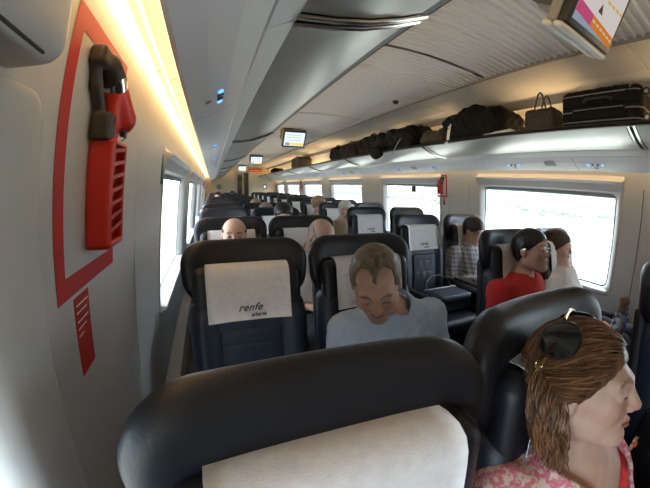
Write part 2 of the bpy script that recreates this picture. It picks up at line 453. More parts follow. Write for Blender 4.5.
for side in ('left', 'right'):
    SJ = [YB, -1.28, .56, 2.45, 4.35, 6.25, 8.15, 10.05, 11.95, YE]
    for a, b in zip(SJ[:-1], SJ[1:]):
        pr = [(sx(side,u), z) for u, z in ((.694,2.236), (.45,2.245), (.25,2.232), (.14,2.205), (.135,2.225), (.25,2.25), (.694,2.255))]
        MB().strip(pr, a+.003, b-.003, close=True).build('ceiling_panel', ceilm, ceil)
    MB().strip([(sx(side,u), z) for u, z in ((.688,2.228),(.720,2.222),(.720,2.30),(.688,2.30))], YB, YE, close=True).build('ceiling_edge', mat('ceiling_edge_grey',(.20,.19,.18),.5), ceil)
    MB().strip([(sx(side,u), z) for u, z in ((.14,2.203),(.128,2.14),(.118,2.14),(.125,2.21))], YB, YE, close=True).build('rack_trim', mat('rack_trim_grey',(.22,.21,.20),.5), ceil)
    MB().strip([(sx(side,u), z) for u, z in ((.122,2.22),(.05,2.15),(-.03,2.02),(-.10,1.86),(-.115,1.83),(-.13,1.83),(-.05,2.03),(.04,2.17),(.12,2.24))], YB, YE, close=True).build('rack_liner', ceilm, ceil)
    MB().strip([(sx(side,u), z) for u, z in ((wu(1.84)+.0,1.86),(-.09,1.80),(-.10,1.86),(wu(1.84),1.9))], YB, YE, close=True).build('lamp_tray', darkgap, ceil)
# small round smoke detector on the ceiling
for y, u in ((2.45,1.62), (7.6,.74)):
    sd = tag(obj('smoke_detector', sdf_mesh('smoke_detector', lambda P: smax(ell(P,(0,0,.01),(.03,.03,.03)), P[:,2]-.012, .006), (-.04,-.04,-.03), (.04,.04,.03), .004), plastic_k, None, (u if y<5 else .62, y, 2.225 if y<5 else 2.2)), 'small dark round smoke detector on the ceiling %s' % ('near the first far screen' if y < 5 else 'far down the carriage'), 'smoke detector')

# ---- bulkheads
bw = MB(); bw.box((-.5, YB-.06, 0), (XW+.5, YB, 2.34)); struct(bw.build('wall_back', tanm))
fw = MB(); D0, D1, DH = .99, 1.56, 2.0
fw.box((-.5,YE,0),(D0,YE+.06,2.34)); fw.box((D1,YE,0),(XW+.5,YE+.06,2.34)); fw.box((D0,YE,DH),(D1,YE+.06,2.34))
fwall = struct(fw.build('wall_front', tanm))
for x in (.29, 2.28):
    m = MB(); m.tube([(x,YE+.01,1.40),(x,YE-.012,1.40)], .105, 24); m.build('round_speaker', mat('speaker_grey',(.09,.09,.09),.6), fwall)
    m = MB(); m.tube([(x,YE-.010,1.40),(x,YE-.018,1.40)], .05, 20); m.build('speaker_cone', chrome, fwall)
ds = struct(bpy.data.objects.new('door_1', None)); link(ds); ds.location = (D0, YE, 0)
dm = MB(); dm.box((-.03,-.02,0),(0,.07,DH+.03)); dm.box((D1-D0,-.02,0),(D1-D0+.03,.07,DH+.03)); dm.box((0,-.02,DH),(D1-D0,.07,DH+.03)); dm.build('door_frame', mat('door_steel',(.45,.42,.36),.3,metal=.8), ds)
dl = MB(); dl.box((.02,.02,.0),(.09,.05,DH)); dl.box((.30,.02,.0),(.37,.05,DH)); dl.box((.09,.02,0),(.30,.05,.3)); dl.box((.09,.02,1.92),(.30,.05,DH)); dl.build('door_leaf', mat('door_steel',), ds)
dp = MB(); dp.box((.09,.033,.3),(.30,.037,1.92)); dp.build('door_pane', glassmat('door_glass',(.7,.75,.72),.12), ds)
for (lo, hi, nm) in (((.75,YE+1.9,0),(1.85,YE+1.95,2.34),'wall_vestibule'), ((.72,YE+.06,0),(.75,YE+1.95,2.34),'wall_vestibule'), ((1.85,YE+.06,0),(1.88,YE+1.95,2.34),'wall_vestibule'), ((.72,YE+.06,2.30),(1.88,YE+1.95,2.34),'ceiling_vestibule')):
    struct(MB().box(lo, hi).build(nm, mat('vestibule_tan',(.42,.36,.27),.5)))
vl = tag(MB().box((1.15,YE+.7,2.27),(1.45,YE+1.2,2.295)).build('vestibule_lamp', emat('vestibule_lamp',(1,.8,.5),3.0)), 'warm ceiling lamp in the vestibule beyond the end door', 'lamp')

# ---- outside
og = MB(); n = 60
gx = np.concatenate([-np.geomspace(900,3,24), np.geomspace(3,900,24)]); gy = np.linspace(-500,900,50)
def terr(x, y):
    d = abs(x-1.2); base = -.9 - min(d,30)*.02
    hill = 9*max(0,(d-120)/400)**1.1 * (1+.4*math.sin(y*.011+d*.004)+.25*math.sin(y*.031)) if d > 120 else 0
    return base + hill + .12*math.sin(y*.21)*math.sin(x*.17)*min(1,d/20)
og.v = [(x, y, terr(x,y)) for y in gy for x in gx]; k = len(gx)
og.f = [(j*k+i, j*k+i+1, (j+1)*k+i+1, (j+1)*k+i) for j in range(len(gy)-1) for i in range(k-1)]
fm = bpy.data.materials.new('field'); fm.use_nodes = True; nt = fm.node_tree; b = nt.nodes['Principled BSDF']; b.inputs['Roughness'].default_value = 1
tc = nt.nodes.new('ShaderNodeTexCoord'); n1 = nt.nodes.new('ShaderNodeTexNoise'); n1.inputs['Scale'].default_value = .05; n1.inputs['Detail'].default_value = 8
mp = nt.nodes.new('ShaderNodeMapping'); mp.inputs['Scale'].default_value = (1,.25,1); nt.links.new(tc.outputs['Object'], mp.inputs[0]); nt.links.new(mp.outputs[0], n1.inputs['Vector'])
cr = nt.nodes.new('ShaderNodeValToRGB'); cr.color_ramp.elements[0].position = .36; cr.color_ramp.elements[0].color = (.42,.38,.29,1); cr.color_ramp.elements[1].position = .58; cr.color_ramp.elements[1].color = (.66,.60,.49,1)
nt.links.new(n1.outputs['Fac'], cr.inputs[0]); sp = nt.nodes.new('ShaderNodeSeparateXYZ'); nt.links.new(tc.outputs['Object'], sp.inputs[0])
ab = nt.nodes.new('ShaderNodeMath'); ab.operation = 'ABSOLUTE'; nt.links.new(sp.outputs['X'], ab.inputs[0])
n2 = nt.nodes.new('ShaderNodeTexNoise'); n2.inputs['Scale'].default_value = .12; n2.inputs['Detail'].default_value = 6; nt.links.new(tc.outputs['Object'], n2.inputs['Vector'])
ad = nt.nodes.new('ShaderNodeMath'); ad.operation = 'MULTIPLY_ADD'; ad.inputs[1].default_value = 30; nt.links.new(n2.outputs['Fac'], ad.inputs[0]); nt.links.new(ab.outputs[0], ad.inputs[2])
mr = nt.nodes.new('ShaderNodeMapRange'); mr.inputs['From Min'].default_value = 56; mr.inputs['From Max'].default_value = 68; nt.links.new(ad.outputs[0], mr.inputs['Value'])
c2 = nt.nodes.new('ShaderNodeValToRGB'); c2.color_ramp.elements[0].position = .38; c2.color_ramp.elements[0].color = (.085,.10,.08,1); c2.color_ramp.elements[1].position = .62; c2.color_ramp.elements[1].color = (.17,.18,.15,1); nt.links.new(n2.outputs['Fac'], c2.inputs[0])
mx = nt.nodes.new('ShaderNodeMix'); mx.data_type = 'RGBA'; nt.links.new(mr.outputs[0], mx.inputs[0]); nt.links.new(cr.outputs[0], mx.inputs[6]); nt.links.new(c2.outputs[0], mx.inputs[7])
nt.links.new(mx.outputs[2], b.inputs['Base Color'])
struct(og.build('ground', fm, smooth=True))
hedge = mat('far_scrub', (.10,.12,.085), 1.0, vary=.4, vscale=.4)
for sgn, lab in ((1,'beyond the windows under the luggage rack'), (-1,'beyond the windows on the hammer side')):
    m = MB()
    for i in range(220):
        y = -90 + i*1.6 + random.uniform(-1,1); d = random.uniform(44,66); r = random.uniform(.3,.9); x = 1.2 + sgn*d; z = terr(x,y)
        for kx in range(3):
            cx, cy_, cz_ = x+random.uniform(-r,r), y+random.uniform(-r,r), z+r*.35; rr = r*random.uniform(.5,.9)
            vs_ = [(cx+rr*a, cy_+rr*b_, cz_+rr*.8*c) for a,b_,c in ((1,0,0),(.3,.95,0),(-.8,.6,0),(-.8,-.6,0),(.3,-.95,0),(0,0,1),(.4,.4,.7),(-.4,-.5,.7))]
            m.add(vs_, [(0,1,6),(1,2,5,6),(2,3,7,5),(3,4,7),(4,0,6,5,7)])
    o = m.build('scrub', hedge); tag(o, 'low green scrub on the pale field ' + lab, 'scrub', kind='stuff')
# ================================================================== seats (all face the lens)
REC = math.radians(9); cr_, sr_ = math.cos(REC), math.sin(REC)
PIV = (.115, .44)                            # hinge of the backrest: y, z
def back_xf(v):                              # (x, depth, along) -> seat space
    y = PIV[0] + v[:,2]*sr_ + v[:,1]*cr_; z = PIV[1] + v[:,2]*cr_ - v[:,1]*sr_
    return np.stack([v[:,0], y, z], 1)
def bp(x, d, w): return tuple(back_xf(np.array([[x, d, w]]))[0])
WING = .75
def f_shell(P):
    x, d, w = P[:,0], P[:,1] + WING*P[:,0]**2 - .012, P[:,2]
    tp = 1 + .30*np.clip(.62 - w, 0, .2) - .05*np.clip((w-.62)/.15, 0, 1)
    q2 = np.stack([np.abs(x)*tp, np.abs(w - .635)], 1) - np.array([.253-.105, .132-.105])
    d2 = np.linalg.norm(np.maximum(q2,0),axis=1) + np.minimum(q2.max(1),0) - .105
    dd = np.abs(d - .045) - .042
    return smax(d2, dd, .055)
def f_shell_b(P):                            # slim back of the seat below the wings
    q = P.copy(); q[:,1] = q[:,1] - .055
    return rbox(q, (0,0,.25), (.225,.028,.34), .025)
def f_pillow(P):
    q = P.copy(); q[:,1] = q[:,1] + WING*.65*q[:,0]**2
    return rbox(q, (0,-.006,.556), (.212,.042,.108), .040)
def f_back(P):
    base = rbox(P, (0,-.005,.245), (.228,.058,.295), .05)
    bol = smin(cap(P,(-.185,-.045,.05),(-.185,-.04,.44),.042), cap(P,(.185,-.045,.05),(.185,-.04,.44),.042), .01)
    return smin(base, bol, .03)
def f_panel(P):
    d = rbox(P, (0,-.050,.215), (.125,.022,.205), .018)
    for w in (.09,.18,.27,.36): d = smax(d, -cap(P,(-.2,-.076,w),(.2,-.076,w),.0045), .006)
    return d + .002*np.sin(P[:,0]*90)*np.sin(P[:,2]*31)*.4
def f_cush(P):
    d = rbox(P, (0,-.15,.40), (.232,.27,.062), .045)
    return smin(d, cap(P,(-.2,-.40,.43),(.2,-.40,.43),.03), .03)
me_shell = sdf_mesh('headrest_shell', f_shell, (-.33,-.16,.46), (.33,.14,.84), .010, back_xf)
me_sb = sdf_mesh('backrest_shell', f_shell_b, (-.26,0,-.12), (.26,.12,.62), .012, back_xf)
me_pil = sdf_mesh('headrest', f_pillow, (-.26,-.16,.44), (.26,.06,.72), .009, back_xf)
me_back = sdf_mesh('backrest', f_back, (-.26,-.13,-.08), (.26,.08,.58), .010, back_xf)
me_pan = sdf_mesh('backrest_panel', f_panel, (-.15,-.1,-.02), (.15,-.02,.52), .006, back_xf)
me_cush = sdf_mesh('seat_cushion', f_cush, (-.28,-.48,.3), (.28,.16,.5), .012)
def drape(seed, hw=.160, tilt=0.0):
    r = random.Random(seed); prof = []
    # over the top of the pillow and down its front: (depth, along)
    path = [(d_+.029,w_-.030+.022*max(0,(.66-w_)/.2)) for d_, w_ in [(.012,.690),(-.012,.700),(-.036,.700),(-.060,.694),(-.076,.682),(-.083,.664),(-.085,.64),(-.086,.61),(-.087,.57),(-.088,.53),(-.090,.49),(-.093,.462)]]
    nx = 13; V = []; a1, a2, ph = r.uniform(.5,1), r.uniform(.5,1), r.uniform(0,6)
    for j, (d, w) in enumerate(path):
        t = j/(len(path)-1)
        for i in range(nx):
            s = -1 + 2*i/(nx-1); x = hw*s
            wob = .004*a1*math.sin(s*3+ph)*t + .002*a2*math.sin(s*7+ph*2+t*5)*t
            V.append((x, d - .65*WING*x*x - .003 - wob, w - (0 if j < 5 else .006*s*tilt)))
    n = len(path); th = .0016; V2 = [(x, d-th, w+(th if j < nx*4 else 0)) for j, (x,d,w) in enumerate(V)]
    f = [(j*nx+i, j*nx+i+1, (j+1)*nx+i+1, (j+1)*nx+i) for j in range(n-1) for i in range(nx-1)]
    N = len(V); f2 = [tuple(q+N for q in reversed(p)) for p in f]
    per = [i for i in range(nx)] + [j*nx+nx-1 for j in range(1,n)] + [(n-1)*nx+i for i in range(nx-2,-1,-1)] + [j*nx for j in range(n-2,0,-1)]
    f3 = [(per[k], per[(k+1)%len(per)], per[(k+1)%len(per)]+N, per[k]+N) for k in range(len(per))]
    me = mesh_from('headrest_cloth', back_xf(np.array(V+V2)), f+f2+f3, True); me.materials.append(cloth_w); return me
cloths = [drape(s, tilt=t) for s, t in ((1,0),(2,.3),(3,-.3))]
def text_data(body, size, shear=.35):
    c = bpy.data.curves.new('lettering', 'FONT'); c.body = body; c.size = size; c.shear = shear; c.align_x = 'CENTER'; c.extrude = .0002; c.space_character = 1.08
    c.offset = .0006
    t = bpy.data.objects.new('tmp', c); link(t); bpy.context.view_layer.update()
    me = bpy.data.meshes.new_from_object(t); bpy.data.objects.remove(t); me.materials.clear(); me.materials.append(mat('black_ink', (.02,.02,.025), .7)); return me
tx_a, tx_b = text_data('renfe', .040, .45), text_data('altaria', .021, .6)
me_arm = sdf_mesh('armrest', lambda P: smin(rbox(P,(0,-.12,.62),(.016,.20,.024),.015), rbox(P,(0,.05,.50),(.014,.045,.13),.013), .03), (-.04,-.36,.34), (.04,.13,.67), .010)
me_base = MB().box((-.19,-.30,.05),(.19,.08,.335)); me_base = me_base.build('tmp', None); mb = me_base.data; bpy.data.objects.remove(me_base); mb.name = 'seat_base'
me_ped = MB(); me_ped.box((-.22,-.33,0),(.22,.12,.05)); t_ = me_ped.build('tmp', None, bevel=.008); mped = t_.data; bpy.data.objects.remove(t_)
t_ = MB().tube([(-.235,.052,.02),(.235,.052,.02)], .012, 8).build('tmp', None); bpy.data.objects.remove(t_)
pk = MB()
for i in range(9): pk.tube([(-.17+i*.0425,.0,.0),(-.17+i*.0425,.004,.16)], .0022, 5)
for i in range(5): pk.tube([(-.17,.002,i*.04),(.17,.002,i*.04)], .0022 if i < 4 else .006, 5)
t_ = pk.build('tmp', None); mnet = t_.data; bpy.data.objects.remove(t_)
for me, m in ((me_shell, leather), (me_sb, plastic_k), (me_pil, leather), (me_back, leather2), (me_pan, leather2), (me_cush, leather2), (me_arm, plastic_k), (mb, plastic_k), (mped, plastic_k), (mnet, plastic_k)): me.materials.append(m)
PITCH = .94
COLX = {'lw': .12, 'la': .640, 'ra': 1.69, 'rw': 2.26}
COLN = {'lw': 'window seat on the hammer side', 'la': 'aisle seat on the hammer side', 'ra': 'aisle seat on the luggage side', 'rw': 'window seat on the luggage side'}
ORD = ['', 'first','second','third','fourth','fifth','sixth','seventh','eighth','ninth','tenth','eleventh','twelfth','thirteenth']
SPECIAL = {('lw',1): 'empty navy leather seat closest to the lens, white cloth on its headrest', ('la',1): 'dark navy leather seat behind the woman in pink',
    ('lw',2): 'empty navy leather seat by the near wall, lettering clear on its white cloth', ('la',2): 'navy leather seat of the man in the pale blue shirt',
    ('ra',2): 'navy leather seat of the man in the red shirt', ('ra',3): 'navy leather seat with a handbag lying on its cushion', ('rw',3): 'navy leather seat of the man in the plaid shirt',
    ('la',3): 'navy leather seat of the bald man bending forward', ('ra',1): 'navy leather seat cut off by the picture edge, beyond the woman in pink'}
proto = None
def seat(col, row):
    global proto
    loc = (COLX[col], (row-1)*PITCH + {('ra',1):.055,('rw',1):.03,('la',1):.075,('lw',1):.045}.get((col,row),.03), 0)
    lab = SPECIAL.get((col,row), 'navy leather train seat, %s row from the lens, %s' % (ORD[row], COLN[col]))
    r = thing('train_seat', lab, 'seat', loc, group='train seats in rows of four')
    def part(nm, me, par=r, loc=(0,0,0), rot=(0,0,0)):
        o = bpy.data.objects.new(nm, me); link(o, par); o.location = loc; o.rotation_euler = rot; return o
    part('headrest_shell', me_shell); part('headrest', me_pil); part('backrest', me_back); part('backrest_panel', me_pan)
    part('backrest_shell', me_sb); part('seat_cushion', me_cush)
    for s in (-1,1): part('armrest', me_arm, loc=(.248*s,0,0))
    part('seat_base', mb); part('floor_plate', mped)
    cl = part('headrest_cloth', cloths[(row*2 + len(col) + ord(col[0])) % 3])
    if row <= 6:
        for c, (x, w) in ((tx_a,(.0,.492)), (tx_b,(.030,.469))):
            p = bp(x, -.073 - .65*WING*x*x, w); part('lettering', c, cl, p, (math.pi/2 - REC*.0 + REC*-1*.0 - REC*0 + (-REC)*-1*0, 0, 0))
            cl.children[-1].rotation_euler = (math.pi/2 + REC*-1, 0, 0)
        part('magazine_net', mnet, loc=bp(0,.088,.17), rot=(-REC,0,0))
    return r
NR = 13
for row in range(1, NR+1):
    for col in COLX: seat(col, row)
# ================================================================== emergency hammers in their red frames
def hammer_set(side, y0, tagtext, k=1.0):
    """red sticker frame, hammer with holder, instruction plate; y0 = edge of the frame nearest the lens"""
    s = 1 if side == 'left' else -1
    def W(y, z, d=0):
        y = y0 + (y-y0)*k; z = 1.475 + (z-1.475)*k; return Vector((sx(side, wu(z)+d), y, z))
    # frame sticker
    fr = thing('hammer_frame_sticker', 'red frame sticker around the hammer ' + tagtext, 'sticker', W(y0, 1.2))
    t = .042; ya, yb, za, zb = y0, y0+.36, 1.195, 1.742
    def quad(nm, yy, zz, d, m, par):
        mm = MB(); o = par.location; nz = 6
        zs = [zz[0]+(zz[1]-zz[0])*i/nz for i in range(nz+1)]
        V = [W(yy[0],z,d)-o for z in zs]+[W(yy[1],z,d)-o for z in zs]; V2 = [W(yy[0],z,d-.001)-o for z in zs]+[W(yy[1],z,d-.001)-o for z in zs]
        n = nz+1; f = [(i,i+1,n+i+1,n+i) for i in range(nz)]
        mm.add(V, f); mm.add(V2, [q[::-1] for q in f]); return mm.build(nm, m, par)
    quad('stripe', (ya,ya+t), (za,zb), .0012, redsticker, fr); quad('stripe', (yb-t,yb), (za,zb), .0012, redsticker, fr)
    quad('stripe', (ya+t,yb-t), (zb-t,zb), .0012, redsticker, fr); quad('stripe', (ya+t,yb-t), (za,za+t), .0012, redsticker, fr)
    pl = thing('instruction_plate', 'narrow red plate with pale print below the hammer ' + tagtext, 'sign', W(y0+.05, 1.0))
    quad('plate', (y0+.072,y0+.158), (1.005,1.185), .0012, redsticker, pl)
    for i in range(5): quad('print_line', (y0+.080,y0+.080+(.07,.06,.065,.05,.03)[i]), (1.168-.016*i-.004*(i>1)-.0035,1.168-.016*i-.004*(i>1)), .002, whiteink, pl)
    # holder
    hd = thing('emergency_hammer', 'red hammer with black head in a slotted holder ' + tagtext, 'hammer', W(y0+.20, 1.28))
    o = Vector(hd.location)
    def V3(d, y, z):
        z = z - .022*min(1, max(0, (z-1.50)/.06)); y = y0 + (y-y0)*k; z = 1.475 + (z-1.475)*k; return (sx(side, wu(z)+d*k)-o.x, y-o.y, z-o.z)
    yb0, yb1 = y0+.150, y0+.262
    def holder(P):
        d = rbox(P, (.029,(yb0+yb1)/2,1.392), (.031,.056,.124), .012)
        return smax(d, -rbox(P, (.068,(yb0+yb1)/2+.002,1.392), (.036,.044,.106), .006), .004)
    DZ = -.022
    def xf(v): return np.array([V3(*p) for p in v]) if len(v) else v
    obj('holder', sdf_mesh('holder', holder, (-.012,yb0-.02,1.25), (.075,yb1+.02,1.53), .0045, xf), redm, hd)
    for i in range(7):
        z = 1.305 + i*.029
        m = MB(); m.v = [V3(*p) for p in ((.030,yb0+.012,z),(.030,yb1-.012,z+.012),(.030,yb1-.012,z+.020),(.030,yb0+.012,z+.009),(.058,yb0+.012,z),(.058,yb1-.012,z+.012),(.058,yb1-.012,z+.020),(.058,yb0+.012,z+.009))]
        m.f = [(0,1,2,3),(4,5,6,7),(0,1,5,4),(1,2,6,5),(2,3,7,6),(3,0,4,7)]; m.build('slot_rib', redm, hd)
    # handle rising out of the holder, then the thick red grip of the head side
    ym = (yb0+yb1)/2
    def handle(P):
        d = rbox(P, (.032,ym-.004,1.56), (.014,.022,.075), .010)
        return smin(d, cap(P, (.042,ym+.040,1.588), (.032,ym+.000,1.640), .034, .030), .012)
    obj('handle', sdf_mesh('handle', handle, (-.02,ym-.10,1.46), (.09,ym+.09,1.70), .005, xf), redm, hd)
    m = MB(); m.tube([V3(.032,ym-.002,1.642), V3(.029,ym-.024,1.674)], .0275*k, 16); m.build('collar', chrome, hd, smooth=True)
    def head(P):
        a = cap(P, (.029,ym-.020,1.668), (.024,ym-.046,1.690), .028, .026)
        b = rbox(P, (.018,ym-.083,1.694), (.018,.040,.020), .010)
        c = cap(P, (.012,ym-.104,1.690), (.012,ym-.085,1.640), .013); c = smin(c, cap(P, (.012,ym-.085,1.640), (.020,ym-.040,1.575), .013), .01)
        c = smin(c, rbox(P, (.026,ym-.046,1.548), (.022,.024,.038), .006), .008)
        return smin(smin(a, b, .014), c, .008)
    obj('hammer_head', sdf_mesh('hammer_head', head, (-.02,ym-.15,1.49), (.08,ym+.02,1.74), .005, xf), mat('hammer_black',(.035,.028,.022),.5), hd)
    m = MB(); m.tube([V3(.045,ym+.03,1.555), V3(.058,ym+.03,1.550)], .010*k, 10); m.build('seal_knob', plastic_k, hd)
    m = MB(); m.tube([V3(.050,ym+.034,1.55), V3(.052,ym+.06,1.545), V3(.03,ym+.09,1.535)], .0015, 5); m.build('seal_thread', redm, hd)
hammer_set('left', .553, 'close to the lens')
hammer_set('left', 9.84, 'far down the near wall', .55)
hammer_set('right', 2.94, 'on the far wall between windows', .52)
hammer_set('right', 9.30, 'at the far end under the rack', .52)
gs = tag(MB().box((-.012,-.02,-.09),(.006,.02,.09)).build('green_strip', mat('green_sticker',(.05,.16,.13),.5), bevel=.004), 'narrow dark green strip on the pillar edge before the first near window', 'sticker')
gs.location = (wu(1.5)+.002, 1.745, 1.51)
nb = tag(MB().box((-.006,-.045,-.055),(.006,.045,.055)).build('window_sign', mat('sign_dark',(.05,.03,.02),.5), bevel=.002), 'small dark square sign hanging at the top of a far window', 'sign')
nb.location = (XW-wu(1.42)+.06, 3.72, 1.43)
MB().box((-.009,-.012,-.02),(-.006,.012,.012)).build('red_mark', redsticker, nb)

# ================================================================== ceiling screens
def tv(y, lab, rich):
    """y of the screen's lower edge; hangs from the ceiling, tilted towards the passengers"""
    r = thing('ceiling_screen', lab, 'screen', (1.170, y, 1.975), group='ceiling screens')
    T = math.radians(31); ct, st = math.cos(T), math.sin(T)
    def rot(p): x, d, h = p; return (x, d*ct - h*st, h*ct + d*st)
    def rb(nm, lo, hi, m, bev=.004):
        mm = MB(); mm.box(lo, hi); mm.v = [rot(p) for p in mm.v]; return mm.build(nm, m, r, bevel=bev)
    rb('screen_frame', (-.172,.000,.012), (.172,.040,.262), plastic_k, .008)
    rb('casing_bar', (-.180,.006,-.012), (.180,.046,.012), mat('casing_grey',(.60,.60,.60),.45), .011)
    rb('casing_bar', (-.180,.050,-.018), (.180,.092,.006), mat('casing_grey'), .011)
    rb('casing', (-.172,.042,.008), (.172,.085,.27), mat('casing_dark',(.22,.22,.215),.6), .006)
    rb('bracket', (-.10,.085,.06), (.10,.20,.24), mat('casing_dark'), .006)
    g = rb('speaker_box', (-.172,.085,.075), (-.02,.22,.27), mat('perforated_grey',(.09,.088,.08),.7,bump=1,bscale=700), .006)
    if rich:
        hp = MB()
        for i in range(9):
            for j in range(7):
                c = rot((-.1735, .10+i*.013+(j%2)*.006, .085+j*.025)); hp.box((c[0]-.001,c[1]-.0035,c[2]-.006),(c[0]+.0005,c[1]+.0035,c[2]+.006))
        hp.build('perforation', darkgap, g); g.children[-1]['kind'] = 'stuff'
    def flat(nm, pts, dep, col, es, par):
        mm = MB(); mm.v = [rot((x, -dep, h)) for x, h in pts]; mm.f = [tuple(range(len(pts)))]; return mm.build(nm, emat('screen_%s_%d' % (nm, int(rich)), col, es), par)
    x0, x1, h0, h1 = -.150, .150, .036, .248
    sc = flat('screen', [(x0,h0),(x1,h0),(x1,h1),(x0,h1)], .001, (.86,.78,.74) if rich else (.82,.90,.95), .62 if rich else 1.0, r)
    if rich:
        flat('magenta_stripe', [(x0,.066),(-.035,.052),(-.035,.094),(x0,.110)], .0016, (.66,.10,.24), .62, sc)
        flat('orange_stripe', [(-.035,.052),(x1,.034),(x1,.076),(-.035,.094)], .0016, (.80,.26,.04), .62, sc)
        for i in range(6): flat('cream_dash', [(-.03+i*.031,.072-i*.003),(-.008+i*.031,.070-i*.003),(-.008+i*.031,.078-i*.003),(-.03+i*.031,.080-i*.003)], .0020, (.85,.68,.45), .62, sc)
        for i in range(4): flat('amber_dash', [(.02+i*.035,.165),(.045+i*.035,.162),(.045+i*.035,.172),(.02+i*.035,.175)], .0018, (.82,.50,.10), .62, sc)
        arc = [(x0,h0)] + [(x0+.285*math.cos(a), h0+.036*math.sin(a)) for a in [i*math.pi/2/10 for i in range(11)]]
        flat('blue_arc', arc, .0014, (.36,.44,.55), .62, sc)
        flat('dark_arrow', [(-.02,.115),(.015,.112),(-.005,.150)], .0016, (.08,.08,.08), .6, sc)
    else:
        flat('yellow_bar', [(-.06,.045),(.15,.045),(.15,.085),(-.06,.085)], .0016, (.90,.70,.18), 1.0, sc)
        flat('grey_bar', [(x0+.02,.045),(-.065,.045),(-.065,.085),(x0+.02,.085)], .0016, (.45,.50,.55), .62, sc)
        for h in (.12,.16,.20): flat('text_row', [(-.12,h),(.10,h),(.10,h+.010),(-.12,h+.010)], .0016, (.55,.68,.78), .9, sc)
    return r
tv(.50, 'large tilted ceiling screen with pink and orange stripes, close overhead', True)
tv(4.45, 'first of the far ceiling screens, white page with a yellow bar', False)
tv(8.35, 'second far ceiling screen, smaller, left of the brown bag', False)
tv(12.3, 'last and smallest ceiling screen before the end door', False)
# red LED display above the end door
ld = tag(MB().box((-.27,-.03,-.06),(.27,0,.06)).build('led_display', plastic_k), 'red LED text display high on the end wall by the last screen', 'display'); ld.location = (1.86, YE, 2.12)
em = emat('red_led', (1,.09,.03), 2.0)
for i in range(9):
    x = -.24+i*.054; h = (.03,.045,.03,.05,.03,.045,.04,.03,.045)[i]
    MB().box((x,-.034,-.03),(x+.036,-.030,-.03+h)).build('led_character', em, ld)
# ================================================================== luggage on the far rack (shelf top at 1.852)
SH = 1.853
def soft(P, c, h, r, seed, amp=.006, sag=.0):
    q = P.copy(); q[:,2] = q[:,2] + sag*np.sin(np.clip((q[:,1]-c[1])/h[1],-1,1)*1.5)**2
    return rbox(q, c, h, r) + amp*fbm(P, 18, seed, 4)*np.clip((P[:,2]-(c[2]-h[2]*.7))/.05, 0, 1)
def soft_bag(name, label, cat, c, h, r, m, seed, amp=.006, sag=0, vox=.012, group='luggage on the rack'):
    root = thing(name, label, cat, (c[0], c[1], c[2]-h[2]), group=group)
    o = np.array(root.location); cl = np.array(c)-o
    f = lambda P: soft(P, cl, h, r, seed, amp, sag)
    obj('bag_body', sdf_mesh('bag_body', f, cl-np.array(h)-.04, cl+np.array(h)+.04, vox), m, root)
    return root, cl
grey_trim = mat('grey_trim',(.16,.16,.17),.5); zipm = mat('zip_metal',(.35,.34,.32),.35,metal=.8)
# suitcase
c = (2.235,.83,SH+.132); h = (.185,.265,.132)
sc = thing('suitcase', 'black fabric suitcase with grey piping lying on the rack', 'suitcase', (c[0],c[1],SH), group='luggage on the rack')
cl = np.array(c)-np.array(sc.location)
f = lambda P: smax(rbox(P, cl, h, .055) + .0025*fbm(P,25,3), -(np.abs(P[:,2]-cl[2]-.02)-.0025 + np.where(np.abs(P[:,0]-cl[0])<h[0]-.012,.02,0)), .004)
obj('body', sdf_mesh('body', f, cl-np.array(h)-.02, cl+np.array(h)+.02, .010), blackbag, sc)
def ring(cl, hx, hy, z, r=.05, n=8): return [(cl[0]+x, cl[1]+y, z) for x, y in [(a-0,b-0) for a,b in rrect(0,0,hx,hy,r,n)]] 
for dz, s in ((.085,.99), (-.02,1.01), (-.085,1.005)):
    pts = ring(cl, h[0]*s, h[1]*s, cl[2]+dz, .055); m = MB(); m.tube(pts+[pts[0]], .0045, 6, cap=False); m.build('piping', grey_trim, sc, smooth=True)
m = MB(); m.tube([(cl[0]-h[0]-.004,cl[1]-.09,cl[2]+.04),(cl[0]-h[0]-.03,cl[1]-.07,cl[2]+.045),(cl[0]-h[0]-.03,cl[1]+.07,cl[2]+.045),(cl[0]-h[0]-.004,cl[1]+.09,cl[2]+.04)], .009, 8); m.build('handle', plastic_k, sc, smooth=True)
m = MB(); m.box((cl[0]-h[0]-.012,cl[1]-.17,cl[2]-.075),(cl[0]-h[0]+.01,cl[1]+.17,cl[2]-.005)); pk_ = m.build('front_pocket', blackbag, sc, bevel=.008)
m = MB(); m.tube([(cl[0]-h[0]-.013,cl[1]-.16,cl[2]-.012),(cl[0]-h[0]-.013,cl[1]+.16,cl[2]-.012)], .003, 5); m.build('zip', zipm, pk_)
m = MB(); m.tube([(cl[0]-h[0]-.004,cl[1]-.2,cl[2]+.10),(cl[0]-h[0]+.05,cl[1]-.2,cl[2]+.134),(cl[0]+h[0]-.05,cl[1]-.2,cl[2]+.134)], .005, 6); m.build('strap', grey_trim, sc)
for dz in (-.075,.075):
    for dx in (-.13,.13):
        w = MB(); w.tube([(cl[0]+dx-.012,cl[1]-h[1]-.018,cl[2]+dz),(cl[0]+dx+.012,cl[1]-h[1]-.018,cl[2]+dz)], .026, 16); w.build('wheel', plastic_k, sc)
        w = MB(); w.tube([(cl[0]+dx-.014,cl[1]-h[1]-.018,cl[2]+dz),(cl[0]+dx+.014,cl[1]-h[1]-.018,cl[2]+dz)], .012, 12); w.build('wheel_hub', chrome, sc)
